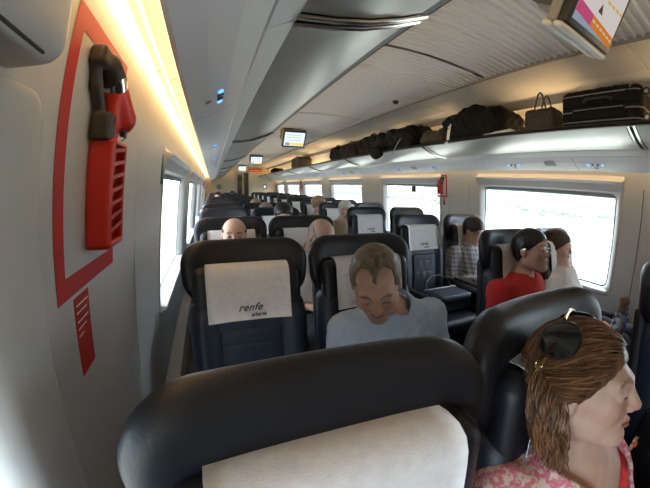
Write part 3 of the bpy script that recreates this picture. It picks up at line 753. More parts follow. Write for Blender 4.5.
# woven handbag with arched handles
patt = mat('woven_pattern',(.028,.02,.014),.7,bump=1,bscale=90,vary=.7,vscale=70)
def hb(P):
    q = P.copy(); tp = 1 + .9*np.clip(q[:,2],0,.25); q[:,0] *= tp; q[:,1] *= 1+.5*np.clip(q[:,2],0,.25)
    return rbox(q, (0,0,.095), (.085,.135,.095), .03) + .003*fbm(P,30,5)
hbg = thing('handbag', 'brown patterned handbag with upright loop handles beside the suitcase', 'handbag', (2.16,1.285,SH), group='luggage on the rack')
obj('body', sdf_mesh('body', hb, (-.13,-.2,-.02), (.13,.2,.23), .009), patt, hbg)
for dx in (-.045,.045):
    m = MB(); m.tube([(dx,-.055+.11*t,.15+.16*math.sin(math.pi*t)) for t in [i/12 for i in range(13)]], .006, 7); m.build('handle', mat('brown_strap',(.03,.02,.015),.5), hbg, smooth=True)
m = MB(); m.tube([(-.02,-.1,.185),(-.02,.1,.185)], .004, 6); m.build('zip', zipm, hbg)
# white rolled parcel / umbrella
um = thing('rolled_parcel', 'pale rolled parcel lying along the rack edge by the black holdall', 'parcel', (2.045,1.60,SH+.004), group='luggage on the rack')
fu = lambda P: smin(cap(P,(0,.15,.024),(0,-.10,.024),.014,.024), cap(P,(0,-.10,.024),(0,-.135,.024),.022,.014), .01) + .0012*np.sin(np.arctan2(P[:,0],P[:,2]-.024)*7)
obj('cover', sdf_mesh('cover', fu, (-.05,-.18,-.01), (.05,.19,.06), .006), mat('pale_cloth',(.55,.55,.58),.8), um)
m = MB(); m.tube([(0,-.13,.024),(0,-.185,.024)], .009, 8); m.build('brown_end', mat('wood_brown',(.12,.06,.03),.5), um)
m = MB(); m.tube([(0,.15,.024),(0,.18,.024)], .004, 6); m.build('tie_cord', mat('pale_cloth'), um)
# big black holdall with a white luggage tag
r_, cl = soft_bag('holdall', 'bulky black holdall with a white paper tag on the rack', 'bag', (2.225,1.95,SH+.158), (.20,.37,.158), .11, blackbag, 11, .010, .05)
m = MB()
for k in range(6):
    pass
tagp = [(-.205,.195,.17),(-.212,.20,.10),(-.225,.195,.02),(-.245,.20,-.012)]
m.v = [(x,y-.018,z) for x,y,z in tagp]+[(x,y+.018,z) for x,y,z in tagp]; m.f = [(i,i+1,5+i,4+i) for i in range(3)]
t_ = m.build('paper_tag', mat('tag_white',(.75,.75,.75),.7), r_)
sm = t_.modifiers.new('thick','SOLIDIFY'); sm.thickness = .0015
m = MB()
for k, (z0,z1) in enumerate(((.14,.145),(.12,.132),(.06,.07),(.045,.05))): m.box((-.214-.012*(.14-z0),.187,z0),(-.2125-.012*(.14-z0),.211,z1))
pr__ = m.build('print', mat('print_grey',(.25,.25,.25),.7), t_); pr__['kind'] = 'stuff'
m = MB(); m.tube([(-.10,-.12+.24*t,.28+.05*math.sin(math.pi*t)) for t in [i/10 for i in range(11)]], .010, 7); m.build('handle', blackbag, r_, smooth=True)
m = MB(); m.tube([(-.02,-.26,.262),(-.02,0,.298),(-.02,.26,.262)], .004, 5); m.build('zip', zipm, r_)
# tan bag
r_, cl = soft_bag('shoulder_bag', 'soft dark tan shoulder bag slumped beside the black holdall', 'bag', (2.22,2.47,SH+.085), (.16,.19,.085), .07, mat('tan_canvas',(.05,.034,.022),.8,bump=.5,bscale=300), 21, .01)
m = MB(); m.tube([(-.13,-.12,.1),(-.165,-.05,.10),(-.165,.06,.08),(-.12,.15,.09)], .008, 6); m.build('strap', mat('brown_strap'), r_, smooth=True)
# black rucksack hanging over the edge
r_, cl = soft_bag('rucksack', 'black rucksack on the rack with a rounded end drooping over the rail', 'rucksack', (2.21,3.02,SH+.14), (.20,.30,.14), .10, blackbag, 31, .012)
fd = lambda P: ell(P,(-.275,.30,-.005),(.055,.13,.085)) + .004*fbm(P,22,9)
obj('side_pocket', sdf_mesh('side_pocket', fd, (-.36,.12,-.13), (-.19,.47,.12), .011), blackbag, r_)
m = MB(); m.tube([(-.20,-.1,.13),(-.235,-.08,.06),(-.24,-.02,-.02),(-.235,-.0,-.04)], .006, 6); m.build('strap', mat('strap_pale',(.4,.38,.36),.8), r_)
# travel bags further along
for (nm, lab, ct, y, hy, hz, mm, sd) in (
    ('travel_bag','dark grey travel bag with a round end pocket behind the drooping rucksack','bag',3.74,.35,.14, mat('charcoal_nylon',(.006,.005,.0045),.7,spec=.2,bump=.4,bscale=400),41),
    ('duffel_bag','long dark brown duffel bag mid-way along the rack','bag',4.44,.32,.125, mat('dark_brown_nylon',(.010,.007,.006),.7,spec=.2,bump=.4,bscale=400),51),
    ('day_pack','small black day pack with a hooded top next to the brown duffel bag','rucksack',4.99,.21,.13, blackbag,61),
    ('weekend_bag','solitary brown weekend bag far along the rack','bag',7.6,.36,.145, mat('brown_leather',(.022,.014,.010),.6,bump=.3,bscale=200),71),
    ('coat_bundle','small dark bundle at the far end of the rack','bundle',10.6,.25,.09, blackbag,81)):
    r_, cl = soft_bag(nm, lab, ct, (2.22,y,SH+hz), (.19,hy,hz), min(.09,hz*.9), mm, sd, .012)
    m = MB(); m.tube([(-.10,-.1+.2*t,hz*1.9+.045*math.sin(math.pi*t)) for t in [i/10 for i in range(11)]], .010, 7); m.build('handle', plastic_k, r_, smooth=True)
    m = MB(); m.tube([(-.0,-hy*.8,hz*1.9),(0,0,hz*2.03),(0,hy*.8,hz*1.9)], .004, 5); m.build('zip', zipm, r_)
# dark case on the near rack, far along (only its corner shows)
# handbag on the empty seat
hs = thing('shoulder_handbag', 'dark blue leather handbag with zip and flap lying on the empty seat', 'handbag', (COLX['ra']+.04, 2*PITCH-.14, .463))
fh = lambda P: rbox(P, (0,0,.075), (.19,.11,.075), .04) + .004*fbm(P,25,13)
obj('body', sdf_mesh('body', fh, (-.24,-.16,-.02), (.24,.16,.18), .009), mat('blue_leather',(.02,.03,.055),.4,bump=.3,bscale=200), hs)
ff = lambda P: rbox(P, (0,-.05,.130), (.16,.085,.026), .022)
obj('flap', sdf_mesh('flap', ff, (-.2,-.16,.08), (.2,.06,.19), .008), mat('blue_leather_pale',(.04,.055,.09),.4,bump=.3,bscale=200), hs)
for nm, pts, rr, mm in (('piping',[(-.15,-.125,.156),(0,-.137,.158),(.15,-.125,.156)],.004,mat('piping_grey',(.25,.26,.28),.5)), ('zip',[(-.17,.075,.152),(.17,.075,.152)],.005,zipm),
        ('handle',[(-.13,.09,.13),(-.12,.13,.20),(-.05,.155,.235),(.05,.155,.235),(.12,.13,.20),(.13,.09,.13)],.009,plastic_k)):
    m = MB(); m.tube(pts, rr, 7); m.build(nm, mm, hs, smooth=True)
# snack bag in the net behind the seat at the picture edge
sn = thing('snack_bag', 'crumpled blue, white and red snack bag behind the seat at the picture edge', 'snack bag', (1.80,.475,.70))
def fs(P):
    q = P.copy(); q[:,1] *= 1 + 2.0*np.clip(P[:,2]-.13,0,.2)*4
    return rbox(q, (0,0,.11), (.065,.028,.11), .026) + .006*fbm(P,45,17)
def cs(v):
    n = fbm(v,60,5); z = v[:,2]; col = np.where((z<.09)[:,None], np.array([.55,.03,.02]), np.where((n>.25)[:,None], np.array([.75,.75,.78]), np.array([.05,.12,.35])))
    col = np.where((z>.185)[:,None], np.array([.30,.20,.12]), col); return col
obj('bag_body', sdf_mesh('bag_body', fs, (-.1,-.06,-.02), (.1,.06,.25), .006, None, cs), mat('snack_foil',(.5,.5,.5),.3,attr='tint'), sn)
obj('gathered_top', sdf_mesh('gathered_top', lambda P: ell(P,(0,0,.228),(.05,.022,.018)) + .006*fbm(P,70,19), (-.08,-.05,.19), (.08,.05,.27), .005), mat('kraft_brown',(.32,.20,.11),.6), sn)
# ================================================================== people
def rotm(yaw, pitch, roll):
    """head frame: face looks along -y; yaw turns it (positive: towards +x), pitch > 0 looks down, roll > 0 tips the crown to +x"""
    Rz = np.array(Matrix.Rotation(math.radians(yaw), 3, 'Z')); Rx = np.array(Matrix.Rotation(math.radians(pitch), 3, 'X')); Ry = np.array(Matrix.Rotation(math.radians(roll), 3, 'Y'))
    return Rz @ Rx @ Ry
def f_head(Q, female=False, sc=1.0):
    """Q in head space (metres), chin about z=-.118, crown z=.112"""
    P = Q/sc; X = P.copy(); X[:,0] = np.abs(X[:,0])
    w = .94 if female else 1.0
    d = ell(P, (0,.018,.028), (.077*w+.002,.098,.086))
    d = smin(d, ell(P, (0,-.026,-.028), (.061*w,.066,.082)), .035)
    d = smin(d, cap(X, (.046*w,.012,-.066), (.012,-.066,-.098), .019 if female else .027, .019 if female else .021), .03)
    d = smin(d, sph(P, (0,-.074,-.101), .017 if female else .020), .02)
    d = smin(d, sph(X, (.040*w,-.058,-.024), .022 if female else .025), .025)                          # cheek
    d = smin(d, cap(X, (.043,-.068,.026), (.010,-.087,.022), .0095), .016)         # brow
    d = smax(d, -sph(X, (.0315,-.106,.004), .0205), .016)                          # socket
    d = smin(d, ell(X, (.0315,-.0755,.002), (.0165,.0135,.0115)), .006)            # lids over the eye
    d = smax(d, -cap(X, (.021,-.0945,-.0005), (.042,-.0880,.000), .0022), .003)    # lid line
    d = smin(d, cap(P, (0,-.086,.014), (0,-.1065,-.026), .0075, .0105), .012)      # nose
    d = smin(d, sph(X, (.0095,-.0965,-.031), .0078), .008)
    d = smax(d, -sph(X, (.006,-.1035,-.0415), .0042), .003)                        # nostril
    d = smin(d, cap(X, (0,-.0935,-.0585), (.019,-.0835,-.0615), .0062, .0035), .008)   # upper lip
    d = smin(d, cap(X, (0,-.0920,-.0695), (.017,-.0840,-.0665), .0068, .0035), .007)   # lower lip
    d = smax(d, -cap(X, (0,-.1000,-.0640), (.020,-.0880,-.0640), .0022), .003)     # mouth line
    ear = ell(X, (.078*w,.014,-.004), (.010,.0195,.032)); ear = smin(ear, sph(X, (.073*w,.008,-.031), .009), .01)
    ear = smax(ear, -ell(X, (.088*w,.010,-.002), (.007,.011,.019)), .004)
    d = smin(d, ear, .008)
    return d*sc
def skin_cols(base, stubble=0, lips=(.40,.19,.15), brow=(.10,.06,.04), flush=.12, scalp=None, female=False):
    base = np.array(base)
    def col(Q):
        X = np.abs(Q[:,0]); y, z = Q[:,1], Q[:,2]
        c = np.tile(base, (len(Q),1))
        n = fbm(Q, 60, 2, 3)[:,None]
        c *= 1 + .05*n
        red = np.exp(-(((X-.042)/.022)**2 + ((z+.028)/.022)**2))*(y<-.03) + np.exp(-((X/.014)**2 + ((z+.028)/.016)**2))*(y<-.085)
        c = c*(1 - np.outer(red, np.array([0,.35,.4])*flush*3))
        if stubble:
            s = np.exp(-((z+.085)/.03)**2)*(y<0)*stubble; c = c*(1-s[:,None]*.45)
        lip = ((X/.022)**2 + ((z+.0640)/.0095)**2 < 1) & (y < -.075)
        c[lip] = np.array(lips)
        ml = (np.abs(z+.0640) < .0016) & (X < .020) & (y < -.07); c[ml] = np.array(lips)*.3
        bz = .0245 + .006*np.sin(np.clip((X-.012)/.035,0,1)*math.pi)
        bl = (np.abs(z-bz) < .0042) & (X > .013) & (X < .050) & (y < -.045); c[bl] = c[bl]*.25 + np.array(brow)*.75
        ll = (np.abs(z-.0) < .0017) & (X > .019) & (X < .044) & (y < -.06); c[ll] = np.array(brow)*.5
        if scalp is not None:
            w = np.clip(scalp(Q),0,1)[:,None]; c = c*(1-w) + np.array(brow)*w
        return c
    return col
HANDS = True
def person(label, H_, R, root_loc, sh, hip, skin, cols, female=False, sc=1.0, shirt=None, shirt_mat=None, trousers=None, hair=None, vox=.006, bvox=.011,
           sleeve='long', broad=1.0, collar=None, belly=1.0, arms=True, legs=True, neck_r=.052, hair_vox=None, group='seated passengers', shirt_name='shirt', hands_to=None, fold=.004, inner=None, infl=.004, eyes=False, iris=(.10,.06,.03)):
    """H_ head centre, R head rotation, sh shoulder centre, hip pelvis centre (all world)"""
    root = thing('person', label, 'person', root_loc, group=group)
    o = np.array(root_loc, float); H_ = np.array(H_, float); sh = np.array(sh, float); hip = np.array(hip, float)
    Ri = R.T
    hw = (.165 if female else .185)*broad
    nb = sh + np.array([0,.02,.045])                                       # base of the neck
    nk = H_ + R @ np.array([0,.030,-.070])
    SL, SR = sh + np.array([-hw,0,0]), sh + np.array([hw,0,0])
    EL, ER = sh + np.array([-hw-.055,-.06,-.27]), sh + np.array([hw+.055,-.06,-.27])
    mid = (sh + hip)/2
    if hands_to is None: hands_to = (hip + np.array([-.09,-.30,.13]), hip + np.array([.09,-.31,.13]))
    HL, HR = [np.array(q) for q in hands_to]
    chest = sh + (hip-sh)*.28 + np.array([0,-.01,0]); bel = sh + (hip-sh)*.68 + np.array([0,-.025,0])
    KL, KR = hip + np.array([-.11,-.44,.02]), hip + np.array([.11,-.44,.02])
    AL, AR = np.array([KL[0],KL[1]-.04,.08]), np.array([KR[0],KR[1]-.04,.08])
    def torso(P, inf=0.0):
        d = ell(P, chest, (hw*.93+inf,.112+inf,.20+inf)); d = smin(d, ell(P, bel, (.150*belly*broad+inf,.118*belly+inf,.17+inf)), .08)
        d = smin(d, cap(P, SL+np.array([.02,0,-.01]), SR-np.array([.02,0,.01]), .062+inf), .06)
        d = smin(d, cap(P, nb-np.array([0,0,.02]), sh*.6+SL*.4, .058+inf,.05+inf), .05); d = smin(d, cap(P, nb-np.array([0,0,.02]), sh*.6+SR*.4, .058+inf,.05+inf), .05)
        if female: d = smin(d, np.minimum(sph(P, chest+np.array([-.075,-.085,-.04]), .065+inf), sph(P, chest+np.array([.075,-.085,-.04]), .065+inf)), .05)
        d = smin(d, ell(P, hip, (.165*broad+inf,.125+inf,.12+inf)), .08); return d
    def arm(P, inf=0.0, fore=True):
        d = np.minimum(cap(P,SL,EL,.052+inf,.043+inf), cap(P,SR,ER,.052+inf,.043+inf))
        if fore: d = smin(d, np.minimum(cap(P,EL,HL,.042+inf,.030+inf), cap(P,ER,HR,.042+inf,.030+inf)), .03)
        return d
    def neck(P, inf=0.0): return cap(P, nk, nb, neck_r+inf, neck_r*1.08+inf)
    def hands(P):
        d = None
        for Wp, s in ((HL,1),(HR,-1)):
            fw = np.array([.25*s,-1,-.15]); fw /= np.linalg.norm(fw); sd = np.array([1,.25*s,0]); sd /= np.linalg.norm(sd); up = np.cross(sd, fw)
            pal = np.minimum(cap(P, Wp, Wp+fw*.085+sd*.022, .026,.017), cap(P, Wp, Wp+fw*.085-sd*.022, .026,.017))
            pal = smin(pal, cap(P, Wp+fw*.03, Wp+fw*.08, .024,.020), .02)
            for k, (off, ln_) in enumerate(((-.033,.058),(-.011,.072),(.011,.078),(.033,.068))):
                off *= -s; k0 = Wp+fw*.085+sd*off; k1 = k0+fw*ln_*.55-up*.008; k2 = k1+fw*ln_*.5-up*.024
                pal = smin(pal, np.minimum(cap(P,k0,k1,.0095,.0085), cap(P,k1,k2,.0085,.0075)), .006)
            t0 = Wp+fw*.025+sd*.022*s; t1 = t0+fw*.035+sd*.028*s-up*.006; t2 = t1+fw*.032+sd*.004*s-up*.006
            pal = smin(pal, np.minimum(cap(P,t0,t1,.013,.011), cap(P,t1,t2,.0105,.0085)), .012)
            d = pal if d is None else np.minimum(d, pal)
        return d
    def hands_m(P):
        dl = np.minimum(np.linalg.norm(P-HL,axis=1), np.linalg.norm(P-HR,axis=1)); d = dl - .03; m_ = dl < .26
        if m_.any() and vox < .008: d[m_] = hands(P[m_])
        elif m_.any(): d[m_] = dl[m_] - .045
        return d
    def body(P):
        P = P + o
        dh = np.linalg.norm(P-H_, axis=1); d = dh - .13; m_ = dh < .24
        if m_.any(): d[m_] = f_head((P[m_]-H_) @ R, female, sc)
        d = smin(d, neck(P), .03); d = smin(d, torso(P, -.012), .05)
        if arms: d = smin(d, smin(arm(P,-.008), hands_m(P), .02), .03)
        return d
    # the head finely, the rest coarser: one mesh, two densities are joined by a single grid
    lo = np.min([H_-.16, SL-.13, HL-.14, HR-.14, hip-.2], 0)-o; hi = np.max([H_+.16, SR+.13, ER+.08, hip+.2], 0)-o
    if not arms: lo = np.min([H_-.16, SL-.1, hip-.2],0)-o; hi = np.max([H_+.16, SR+.1, hip+.2],0)-o
    hc = cols
    obj('body', sdf_mesh('body', body, lo, hi, vox, None, lambda v: hc((v+o-H_) @ R / sc)), mat('skin', (.6,.4,.3), .5, attr='tint', sss=.0, bump=.15, bscale=500), root)
    if shirt_mat is not None:
        def top(P):
            P = P + o
            d = torso(P, infl)
            a = arm(P, .010, sleeve == 'long')
            if sleeve == 'long':
                for Hh, E_ in ((HL,EL),(HR,ER)):
                    ax = (Hh-E_)/np.linalg.norm(Hh-E_); a = np.where(np.linalg.norm(P-Hh,axis=1) < .25, np.maximum(a, (P-Hh)@ax + .012), a)
            else:
                a = smax(a, np.minimum((EL[2]+.07)-P[:,2], 10), .01)
            if arms: d = smin(d, a, .035)
            d = d + fold*fbm(P, 26, int(abs(H_[0]*100))+3, 4)*.7
            d = smax(d, -(neck(P,.010)), .012); d = smax(d, -cap(P, nb+np.array([0,-.05,.03]), nb+np.array([0,-.09,.06]), .045), .012)
            d = smax(d, P[:,2]-(nb[2]+.055), .01)
            if shirt == 'vneck': d = smax(d, -cap(P, nb+np.array([.01,-.06,.04]), nb+np.array([.02,-.20,-.20]), .112,.045), .01)
            return d
        slo = np.min([SL-.12, HL-.06, HR-.06, hip-.2], 0)-o; shi = np.max([SR+.12, ER+.08, nb+.09, hip+.2], 0)-o
        so = obj(shirt_name, sdf_mesh(shirt_name, top, slo, shi, bvox*.8), shirt_mat, root)
        if collar:
            def col_(P):
                P = P + o
                a = nb+np.array([0,-.012,.004]); ax = (nk-nb)/np.linalg.norm(nk-nb)
                h_ = (P-a)@ax; rad = np.linalg.norm(P-a-np.outer(h_,ax),axis=1); fr = np.clip(-(P[:,1]-a[1])/.07,0,1)
                d = smax(np.abs(rad-(neck_r+.030+.020*fr) + .35*(h_-.02))-.0055, np.abs(h_-.052+.034*fr)-.036, .006)
                gap = np.abs(P[:,0]-a[0]) - .010 - .45*np.clip(.01-h_+.03*fr, 0, .1)
                return smax(d, -np.where(P[:,1] < a[1]-.03, gap, 1)*-1*-1 if False else np.where(P[:,1] < a[1]-.03, -gap, -1), .004)
            obj('collar', sdf_mesh('collar', col_, nb-o-np.array([.12,.14,.06]), nb-o+np.array([.12,.12,.13]), .005), collar, so)
            for s_ in (-1,1):                # turned-down collar points
                q_ = [np.array(v_) for v_ in ((s_*.066,.010,.066),(s_*.014,-.088,.040),(s_*.072,-.128,-.012),(s_*.098,-.045,.022))]
                wg = MB(); wg.v = [tuple(nb-o+v_) for v_ in q_] + [tuple(nb-o+v_*.93) for v_ in q_]
                wg.f = [(0,1,2,3),(7,6,5,4),(0,4,5,1),(1,5,6,2),(2,6,7,3),(3,7,4,0)]; wg.build('collar_point', collar, so, bevel=.002)
            for k in range(3):
                p = nb + (hip-nb)*(.08+.13*k) + np.array([0,-.118-.022*k,0]) - o; bt = MB(); bt.tube([p, p+np.array([0,-.012,.002])], .006, 10); bt.build('button', mat('button_white',(.7,.7,.7),.4), so)
    if inner is not None:
        def inn(P):
            P = P + o; d = torso(P, .003) + .001*fbm(P,40,7,3)
            d = smax(d, -cap(P, nb+np.array([0,-.07,.04]), nb+np.array([0,-.15,-.045]), .085,.052), .008)
            return smax(d, P[:,2]-(nb[2]-.005), .006)
        obj('top', sdf_mesh('top', inn, np.minimum(SL,hip)-o-.2, np.maximum(SR,nb)-o+.15, .008), inner, root)
    if eyes:
        for s_ in (-1,1):
            e_ = MB(); nu, nv_ = 14, 8
            for j in range(nv_+1):
                for i in range(nu):
                    a = math.pi*j/nv_; b_ = 2*math.pi*i/nu
                    q = np.array([.0112*math.sin(a)*math.cos(b_), -.0118*math.cos(a), .0052*math.sin(a)*math.sin(b_)]) + np.array([.0315*s_,-.0792,.0012])
                    e_.v.append(tuple(R @ (q*sc) + H_ - o))
            e_.f = [(j*nu+i, j*nu+(i+1)%nu, (j+1)*nu+(i+1)%nu, (j+1)*nu+i) for j in range(nv_) for i in range(nu)]
            eo = e_.build('eye', [mat('eye_white',(.62,.58,.55),.2), mat('iris_dark', iris, .15)], root, smooth=True)
            for k_, p_ in enumerate(eo.data.polygons): p_.material_index = 1 if p_.index < nu*3 else 0
    if trousers is not None and legs:
        def leg(P):
            P = P + o
            d = smin(cap(P, hip+np.array([-.085,0,-.01]), KL, .085,.062), cap(P, hip+np.array([.085,0,-.01]), KR, .085,.062), .03)
            d = smin(d, ell(P, hip+np.array([0,0,-.01]), (.175,.135,.125)), .05)
            d = smin(d, np.minimum(cap(P,KL,AL,.060,.048), cap(P,KR,AR,.060,.048)), .03)
            return smax(d + .003*fbm(P,24,5,3), P[:,2]-(hip[2]+.10), .01)
        llo = np.min([KL-.12, AL-.08, hip-.22],0)-o; lhi = np.max([KR+.1, hip+.22],0)-o
        obj('trousers', sdf_mesh('trousers', leg, llo, lhi, .016), trousers, root)
        for An in (AL, AR):
            fs_ = lambda P, A=An-o: smax(smin(cap(P, A+np.array([0,.03,-.035]), A+np.array([0,-.14,-.048]), .042,.032), cap(P, A, A+np.array([0,0,-.03]), .042), .03), -(P[:,2]-(-o[2]+.001)), .004)
            obj('shoe', sdf_mesh('shoe', fs_, An-o-np.array([.07,.2,.09]), An-o+np.array([.07,.1,.06]), .012), mat('shoe_dark',(.02,.017,.015),.4), root)
    if hair is not None:
        fn, m, b = hair
        obj('hair', sdf_mesh('hair', lambda P: fn(((P+o-H_) @ R)/sc)*sc, H_-o-b, H_-o+b, hair_vox or vox), m, root)
    return root
def strands(Q, s=1.0, f=260):
    return s*(np.sin(Q[:,0]*f + 4*np.sin(Q[:,1]*60) + 3*np.sin(Q[:,2]*45))*.5 + fbm(Q, 130, 4, 3)*.5)
def hair_short(t=.010, front=.066, temple=-.012, nape=-.075, bald=0, amp=.0018, ear=True, top=.0, female=False):
    """short hair: front = height of the hairline at the forehead, temple = y of the hair edge beside the eyes"""
    def f(Q):
        X = np.abs(Q[:,0]); w = .94 if female else 1.0
        d = smin(ell(Q,(0,.020,.030),(.077*w+.002+t,.098+t,.086+t+top)), ell(Q,(0,.045,-.035),(.058+t*.6,.052+t*.6,.060)), .03)
        # boundary seen from the side: from forehead (y -.085, z front) down to the temple, round the ear, to the nape
        n1 = np.array([-(front-.0), .0]) 
        a = np.array([-.100, front]); b = np.array([temple, .000]); e = b-a; nn = np.array([-e[1], e[0]])/np.linalg.norm(e)
        g = -((Q[:,1]-a[0])*nn[0] + (Q[:,2]-a[1])*nn[1])          # >0 on the face side
        d = smax(d, g, .010)
        if ear: d = smax(d, -cap(np.stack([X,Q[:,1],Q[:,2]],1), (.02,.010,-.010), (.12,.010,-.010), .024), .006)
        d = smax(d, nape - Q[:,2], .012)
        if bald == 1:  d = smax(d, (Q[:,2]-.052) - .012*np.sin(Q[:,1]*40), .014)       # bare crown, hair round the sides
        if bald == 2:  # receding: bare temples, thin tuft on top
            hole = ell(np.stack([X,Q[:,1],Q[:,2]],1), (.037,-.074,.078), (.029,.050,.045)); d = smax(d, -hole, .02)
        if bald == 3:  # bare forehead and crown
            d = smax(d, -ell(Q, (0,-.055,.105), (.060,.085,.050)), .02)
        return d + amp*strands(Q)
    return f
# ------------------------------------------------------------------ cloth and hair materials
def weave(name, c1, c2, kind, scale):
    m = bpy.data.materials.new(name); m.use_nodes = True; MATS[name] = m; nt = m.node_tree; b = nt.nodes['Principled BSDF']; b.inputs['Roughness'].default_value = .9
    tc = nt.nodes.new('ShaderNodeTexCoord'); cr = nt.nodes.new('ShaderNodeValToRGB')
    if kind == 'floral':
        n = nt.nodes.new('ShaderNodeTexNoise'); n.inputs['Scale'].default_value = scale; n.inputs['Detail'].default_value = 2.5; n.inputs['Distortion'].default_value = .8
        nt.links.new(tc.outputs['Object'], n.inputs['Vector']); nt.links.new(n.outputs['Fac'], cr.inputs[0])
        e = cr.color_ramp.elements; e[0].position = .44; e[0].color = (*c1,1); e[1].position = .50; e[1].color = (*c2,1)
        x = cr.color_ramp.elements.new(.58); x.color = (.55,.16,.20,1); cr.color_ramp.interpolation = 'LINEAR'
        nt.links.new(cr.outputs[0], b.inputs['Base Color'])
    elif kind == 'plaid':
        sep = nt.nodes.new('ShaderNodeSeparateXYZ'); nt.links.new(tc.outputs['Object'], sep.inputs[0]); outs = []
        for ax in ('X','Z'):
            w = nt.nodes.new('ShaderNodeMath'); w.operation = 'MULTIPLY'; w.inputs[1].default_value = scale; nt.links.new(sep.outputs[ax], w.inputs[0])
            fr = nt.nodes.new('ShaderNodeMath'); fr.operation = 'FRACT'; nt.links.new(w.outputs[0], fr.inputs[0])
            g = nt.nodes.new('ShaderNodeMath'); g.operation = 'GREATER_THAN'; g.inputs[1].default_value = .68; nt.links.new(fr.outputs[0], g.inputs[0]); outs.append(g)
        ad = nt.nodes.new('ShaderNodeMath'); ad.operation = 'ADD'; nt.links.new(outs[0].outputs[0], ad.inputs[0]); nt.links.new(outs[1].outputs[0], ad.inputs[1])
        hf = nt.nodes.new('ShaderNodeMath'); hf.operation = 'MULTIPLY'; hf.inputs[1].default_value = .5; nt.links.new(ad.outputs[0], hf.inputs[0])
        cr.color_ramp.elements[0].color = (*c1,1); cr.color_ramp.elements[1].color = (*c2,1); nt.links.new(hf.outputs[0], cr.inputs[0]); nt.links.new(cr.outputs[0], b.inputs['Base Color'])
    return m
floral = weave('pink_floral', (.62,.50,.42), (.60,.22,.27), 'floral', 70)
plaid = weave('grey_plaid', (.42,.42,.44), (.10,.10,.12), 'plaid', 26)
blue_shirt = mat('pale_blue_cotton', (.40,.51,.66), .9, bump=.3, bscale=500)
red_shirt = mat('red_cotton', (.52,.03,.025), .9, bump=.3, bscale=400)
white_shirt = mat('white_cotton', (.70,.70,.68), .9, bump=.3, bscale=400)
grey_shirt = mat('pale_grey_cotton', (.50,.50,.52), .9, bump=.3, bscale=400)
tan_jacket = mat('tan_jacket', (.30,.22,.13), .9, bump=.3, bscale=300)
dark_shirt = mat('dark_cotton', (.04,.045,.06), .9)
trs = mat('dark_trousers', (.03,.035,.05), .9, bump=.3, bscale=300)
def hm(name, c, rough=.5): return mat(name, c, rough, bump=.5, bscale=120, vary=.45, vscale=60, stretch=(1,1,.25))
h_dark, h_grey, h_white, h_brown, h_blond, h_mix = hm('hair_black',(.012,.009,.008),.4), hm('hair_grey',(.22,.19,.16)), hm('hair_white',(.55,.52,.47)), hm('hair_brown',(.06,.032,.018)), hm('hair_blond',(.30,.19,.09)), hm('hair_salt',(.12,.09,.065))
h_salt = hm('hair_salt_pepper',(.16,.115,.075)); h_red = hm('hair_auburn',(.115,.050,.024),.42)
P_ = PITCH
# ------------------------------------------------------------------ woman in pink, first row
Hw = np.array([.570,.176,1.086]); Rw = rotm(13, -13, 3)
wroot = person('woman in a pink floral jacket with sunglasses pushed up on her auburn hair', Hw, Rw, (.64,.03,.47), (.60,.185,.872), (.63,.02,.55), None,
    skin_cols((.50,.31,.235), lips=(.36,.11,.09), brow=(.16,.09,.05), flush=.16), female=True, sc=.885, shirt='vneck', shirt_mat=floral, shirt_name='jacket', infl=.012,
    inner=red_shirt, trousers=trs, vox=.0042, bvox=.009, neck_r=.043, eyes=True, fold=.003,
    hair=(hair_short(t=.011, front=.080, temple=-.022, nape=-.085, ear=False, amp=.0016, female=True), h_red, .16), hair_vox=.0042)
ow = np.array(wroot.location)
def hl(p): return Rw @ (np.array(p)*.885) + Hw - ow       # head space -> person space
r_ = random.Random(3)
EC, ER_ = np.array([0,.020,.030]), np.array([.0745+.014,.098+.013,.086+.014])
def on_scalp(u, inf=0.0): 
    u = np.array(u, float); u /= np.linalg.norm(u); return EC + u*(ER_+inf)
def slerp(a, b, t):
    a = a/np.linalg.norm(a); b = b/np.linalg.norm(b); w = math.acos(max(-1,min(1,float(a@b))))
    return a if w < 1e-4 else (math.sin((1-t)*w)*a + math.sin(t*w)*b)/math.sin(w)
tie = np.array([-.55,.80,-.02])
h_gold = hm('hair_golden',(.24,.115,.052),.4)
for nm, mm_, cnt in (('hair_strands', h_red, 420), ('hair_highlights', h_gold, 170)):
    sm_ = MB()
    for i in range(cnt):                                 # strands combed back from the hairline
        th = r_.uniform(-1.6,1.2); k = r_.uniform(-.06,1)**3 if r_.random() < .5 else r_.uniform(0,1)
        st = np.array([math.sin(th)*1.0, -.93+abs(th)*.38+.98*k, .66-abs(th)*.62+.42*k]); wv = r_.uniform(-.25,.12); ph = r_.uniform(0,6)
        pts = []; lift = r_.uniform(-.004,.005)
        for j in range(10):
            t = j/9; u = slerp(st, tie + np.array([0, 0, wv]), t*.97)
            u = u + np.array([.025*math.sin(t*7+ph)*t, 0, .035*math.sin(t*6+ph)])
            pts.append(tuple(hl(on_scalp(u, lift+.004*math.sin(t*math.pi)))))
        sm_.tube(pts, [.0008]+[.0015]*8+[.001], 4, cap=False)
    ho = sm_.build(nm, mm_, wroot, smooth=True); ho['kind'] = 'stuff'
path = [hl(on_scalp((-.42,.72,.30),-.010)), np.array([.507,.236,1.118])-ow, np.array([.492,.215,1.075])-ow, np.array([.486,.192,1.035])-ow, np.array([.488,.170,.990])-ow, np.array([.492,.155,.955])-ow]
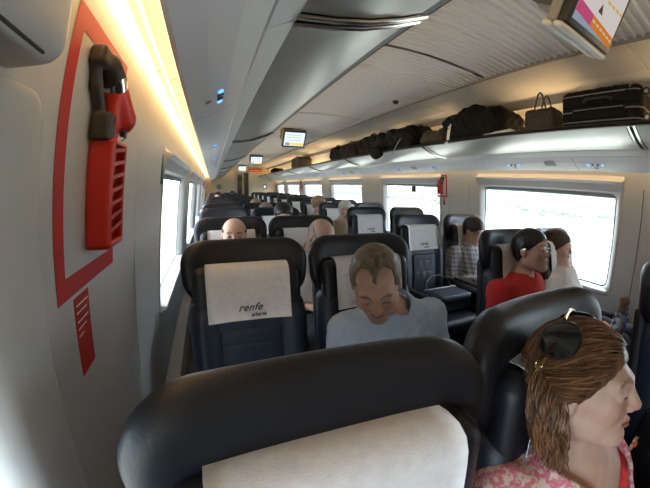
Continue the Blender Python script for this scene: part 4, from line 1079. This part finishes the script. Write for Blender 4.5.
for nm, mm_, cnt in (('ponytail', h_red, 420), ('ponytail_highlights', h_gold, 140)):
    pm = MB()
    for i in range(cnt):
        a = r_.uniform(0,6.28); rad = math.sqrt(r_.uniform(0,1)); ph = r_.uniform(0,6.28); ln = r_.uniform(.72,1.0); fr = r_.uniform(9,15); am = r_.uniform(.003,.007)
        pts = []
        for j in range(15):
            t = j/14*ln*(len(path)-1); s0 = min(int(t), len(path)-2); q = t-s0
            c0 = path[max(s0-1,0)]; c1 = path[s0]; c2 = path[s0+1]; c3 = path[min(s0+2,len(path)-1)]
            c = .5*((2*c1)+(-c0+c2)*q+(2*c0-5*c1+4*c2-c3)*q*q+(-c0+3*c1-3*c2+c3)*q**3)
            tt = j/14; w = (.017+.022*math.sin(min(1,tt*1.2)*math.pi*.8))*rad
            wob = am*math.sin(tt*fr+ph); wob2 = am*math.cos(tt*fr*1.1+ph)
            pts.append((c[0]+math.cos(a)*w*.8+wob, c[1]+math.sin(a)*w*1.1+wob2, c[2]+r_.uniform(-.0015,.0015)))
        pm.tube(pts, [.0014]*13+[.0010,.0005], 4, cap=False)
    po = pm.build(nm, mm_, wroot, smooth=True); po['label'] = 'wavy auburn ponytail over the shoulder' if nm == 'ponytail' else 'golden strands in the ponytail'; po['kind'] = 'stuff'
# brooch
br = MB(); ctr = np.array([.70,.075,.945])-ow
for k in range(6):
    a = k*math.pi/3; p = ctr + np.array([.011*math.cos(a),-.004,.011*math.sin(a)]); br.tube([p, p+np.array([0,-.006,0])], .0055, 8)
b_ = br.build('brooch', mat('brooch_gold',(.5,.33,.18),.3,metal=.8), wroot)
b2 = MB(); b2.tube([ctr+np.array([0,-.004,0]), ctr+np.array([0,-.014,0])], .006, 10); b2.build('bead', redm, b_)
# sunglasses on her hair: lens shells that follow the head, gilt bar and arms
sg = thing('sunglasses', 'large dark sunglasses with gilt arms pushed up on the auburn hair', 'sunglasses', tuple(Hw + Rw @ np.array([0,.0,.10])))
og_ = np.array(sg.location)
def hw_(p): return Rw @ (np.array(p)*.885) + Hw - og_
for s_ in (-1,1):
    cdir = np.array([s_*.68,.14,.68]); cdir /= np.linalg.norm(cdir); e1 = np.array([s_*.70,.0,-.62]); e1 -= cdir*(e1@cdir); e1 /= np.linalg.norm(e1); e2 = np.cross(cdir, e1)
    lm = MB(); n = 20
    for inf in (.016, .020):
        lm.v.append(tuple(hw_(on_scalp(cdir, inf+.006))))
        for rr in (.5, 1.0):
            for i in range(n):
                a = 2*math.pi*i/n; u = cdir + e1*.34*rr*math.copysign(abs(math.cos(a))**.8, math.cos(a)) + e2*.31*rr*math.copysign(abs(math.sin(a))**.8, math.sin(a))
                lm.v.append(tuple(hw_(on_scalp(u, inf+.006*(1-rr*rr)))))
    N = 1+2*n
    for b0 in (0, N):
        lm.f += [(b0, b0+1+i, b0+1+(i+1)%n) for i in range(n)] + [(b0+1+i, b0+1+n+i, b0+1+n+(i+1)%n, b0+1+(i+1)%n) for i in range(n)]
    lm.f += [(1+n+i, N+1+n+i, N+1+n+(i+1)%n, 1+n+(i+1)%n) for i in range(n)]
    lm.build('lens', mat('dark_lens',(.006,.006,.007),.12,coat=.5), sg, smooth=True)
    rim = MB(); pts = [tuple(hw_(on_scalp(cdir + e1*.35*math.copysign(abs(math.cos(a))**.8, math.cos(a)) + e2*.32*math.copysign(abs(math.sin(a))**.8, math.sin(a)), .019))) for a in [2*math.pi*i/24 for i in range(25)]]
    rim.tube(pts, .0026, 6, cap=False); rim.build('rim', mat('rim_black',(.01,.01,.01),.3), sg, smooth=True)
    am = MB(); h0 = cdir + e1*.30 + np.array([0,.12,0]); am.tube([tuple(hw_(on_scalp(slerp(h0, np.array([s_*.96,.62,-.10]), t), .018))) for t in [i/8 for i in range(9)]], .0030, 6)
    ao = am.build('temple_arm', mat('gilt',(.62,.46,.22),.25,metal=1), sg, smooth=True)
    rg = MB(); q = slerp(h0, np.array([s_*.96,.62,-.10]), .35); q /= np.linalg.norm(q); cc_ = on_scalp(q,.022)
    t1 = np.cross(q, np.array([0,0,1])); t1 /= np.linalg.norm(t1); t2 = np.cross(q, t1)
    rg.tube([tuple(hw_(cc_ + .008*(t1*math.cos(a)+t2*math.sin(a)))) for a in [2*math.pi*i/16 for i in range(17)]], .0016, 5, cap=False); rg.build('ring_emblem', mat('gilt'), ao, smooth=True)
bm_ = MB(); bm_.tube([tuple(hw_(on_scalp((x, .16-.02, .99-abs(x)*.15), .021))) for x in [-.36+.72*i/8 for i in range(9)]], .0032, 6); bm_.build('bridge', mat('gilt'), sg, smooth=True)

# ------------------------------------------------------------------ man in the pale blue shirt, second row
Hm = (.505,.835,1.092); Rm = rotm(-26, 31, -9)
mroot = person('balding man in a pale blue shirt looking down, second row', Hm, Rm, (.64,.97,.47), (.675,.97,.868), (.64,.95,.56), None,
    skin_cols((.54,.33,.25), stubble=.35, brow=(.17,.11,.075), flush=.2, scalp=lambda Q: np.clip((Q[:,2]-.055)/.03,0,1)*.55*np.clip((Q[:,1]+.07)/.05,0,1)), shirt_mat=blue_shirt, collar=blue_shirt, trousers=trs, vox=.0048, bvox=.010, broad=1.16,
    hair=(hair_short(t=.0065, front=.094, temple=-.015, bald=2, amp=.0018), h_salt, .16), eyes=False, fold=.006)
# ------------------------------------------------------------------ the others
person('man peering over the empty lettered seat, only forehead and eyes showing', (.135,2.03,1.078), rotm(-3,-2,2), (.12,1.91,.47), (.12,2.075,.868), (.12,1.90,.56), None,
    skin_cols((.60,.38,.29), brow=(.05,.03,.02), flush=.15), shirt_mat=dark_shirt, trousers=trs, vox=.006, bvox=.012, hair=(hair_short(t=.005, front=.05, temple=.03, bald=1, amp=.0015), h_dark, .16), eyes=True)
person('bald man in a pale grey shirt bending forward, third row', (.695,1.88,1.068), rotm(14,34,4), (.64,1.91,.47), (.66,2.0,.868), (.655,1.90,.56), None,
    skin_cols((.58,.36,.27), stubble=.3, brow=(.16,.11,.08), flush=.2), shirt_mat=grey_shirt, collar=grey_shirt, trousers=trs, vox=.006, bvox=.012, hair=(hair_short(t=.003, front=.0, temple=.02, bald=1, amp=.001), h_grey, .16))
rr_ = person('man with glasses and black hair in a red shirt, second row by the window couple', (1.68,1.01,1.10), rotm(2,-9,0), (1.69,.97,.47), (1.69,1.085,.862), (1.69,.95,.56), None,
    skin_cols((.50,.30,.22), stubble=.3, brow=(.03,.02,.015)), shirt_mat=red_shirt, sleeve='short', trousers=trs, vox=.0055, bvox=.012, broad=1.05, belly=1.1,
    hair=(hair_short(t=.014, front=.066, temple=-.02, nape=-.085, amp=.0012), h_dark, .17), eyes=True)
rr_['label'] = 'man with glasses and black hair in a red shirt'
person('woman in a white top with short brown hair beside the bright window', (2.25,1.14,1.062), rotm(12,-2,0), (2.26,.97,.47), (2.26,1.12,.845), (2.26,.96,.56), None,
    skin_cols((.56,.35,.27), brow=(.08,.05,.03)), female=True, sc=.96, shirt_mat=white_shirt, sleeve='short', trousers=trs, vox=.006, bvox=.012, hands_to=((2.17,.74,.60),(2.33,.72,.60)),
    hair=(hair_short(t=.022, front=.058, temple=-.035, nape=-.085, ear=False, amp=.003, female=True), h_brown, .18))
person('man with glasses in a grey plaid shirt reading by the window, third row', (2.24,1.97,1.058), rotm(8,18,0), (2.26,1.91,.47), (2.25,2.05,.85), (2.26,1.90,.56), None,
    skin_cols((.54,.33,.25), brow=(.03,.02,.015)), shirt_mat=plaid, collar=plaid, trousers=trs, vox=.006, bvox=.012, hair=(hair_short(t=.014, front=.06, temple=-.025, amp=.002), h_dark, .17))
def far(label, h, rot, x, row, hair, shirt, skin=(.58,.36,.28), female=False):
    y0 = (row-1)*P_ + .03
    person(label, h, rot, (x,y0-.05,.47), ((h[0]+x)/2, y0+.15 if h[1] > y0 else y0+.06, .862), (x,y0-.03,.56), None, skin_cols(skin, brow=(.10,.07,.05)), female=female, shirt_mat=shirt, trousers=None, arms=True, vox=.010, bvox=.018, hair=hair, legs=False)
far('dark haired man looking down, fourth row on the aisle', (.665,2.87,1.122), rotm(-4,20,0), .64, 4, (hair_short(t=.013, front=.080, temple=-.02, amp=.003), h_dark, .18), dark_shirt)
far('white haired man in a tan jacket looking down, beyond the handbag seat', (1.70,3.70,1.108), rotm(-22,12,0), 1.69, 5, (hair_short(t=.014, front=.064, temple=-.02, amp=.003), h_white, .18), tan_jacket)
far('person with fluffy blond hair, sixth row', (1.69,4.70,1.128), rotm(50,8,0), 1.69, 6, (hair_short(t=.026, front=.07, temple=-.03, nape=-.11, ear=False, amp=.006), h_blond, .2), tan_jacket, female=True)
far('grey haired head just above a seat, fifth row on the aisle', (.655,3.80,1.075), rotm(0,25,0), .64, 5, (hair_short(t=.012, front=.07, temple=-.02, amp=.003), h_grey, .18), dark_shirt)
far('fair haired head above a seat, sixth row on the aisle', (.655,4.70,1.085), rotm(0,10,0), .64, 6, (hair_short(t=.014, front=.066, temple=-.02, amp=.003), h_blond, .18), grey_shirt)
far('brown haired passenger far along the luggage side, eighth row', (1.69,6.55,1.085), rotm(0,8,0), 1.69, 8, (hair_short(t=.014, front=.066, temple=-.02, amp=.003), h_brown, .18), white_shirt)
far('dark haired passenger far along the luggage side, ninth row', (1.69,7.5,1.125), rotm(0,0,0), 1.69, 9, (hair_short(t=.014, front=.066, temple=-.02, amp=.003), h_dark, .18), dark_shirt)
far('dark haired passenger far down the hammer side by the wall', (.12,7.5,1.16), rotm(0,0,0), .12, 9, (hair_short(t=.014, front=.066, temple=-.02, amp=.003), h_dark, .18), grey_shirt)
far('dark haired passenger at the far end near the door', (.655,10.3,1.14), rotm(0,0,0), .64, 12, (hair_short(t=.014, front=.066, temple=-.02, amp=.003), h_dark, .18), dark_shirt)
# ------------------------------------------------------------------ spectacles
def specs(label, Hc, R, sc, m):
    o_ = np.array(Hc) + R @ np.array([0,-.1,0]); g = thing('eyeglasses', label, 'glasses', tuple(o_))
    def q(p): return tuple(R @ (np.array(p)*sc) + np.array(Hc) - o_)
    for s_ in (-1,1):
        fr = MB(); pts = [(s_*.033+.023*math.cos(a), -.104+.10*abs(.023*math.cos(a)*s_+.0)*(1 if math.cos(a)*s_ > 0 else 0), .0+.018*math.sin(a)) for a in [2*math.pi*i/20 for i in range(21)]]
        fr.tube([q(p) for p in pts], .0016, 5, cap=False); fr.build('rim', m, g, smooth=True)
        ln = MB(); ln.v = [q(p) for p in pts[:-1]]; ln.f = [tuple(range(20))]; ln.build('lens', MATS['spec_glass'], g)
        ta = MB(); ta.tube([q(p) for p in ((s_*.056,-.101,.004),(s_*.079,-.06,.008),(s_*.084,.0,.010),(s_*.083,.022,.0))], .0017, 5); ta.build('temple_arm', m, g, smooth=True)
    b = MB(); b.tube([q(p) for p in ((-.011,-.104,.004),(0,-.107,.008),(.011,-.104,.004))], .0014, 5); b.build('bridge', m, g)
glassmat('spec_glass', (.92,.95,.95), .18)
specs('silver rimmed glasses on the man in the red shirt', (1.68,1.01,1.10), rotm(2,-9,0), 1.0, chrome)
specs('thin dark glasses on the man in the plaid shirt', (2.24,1.97,1.058), rotm(8,18,0), 1.0, mat('rim_black'))
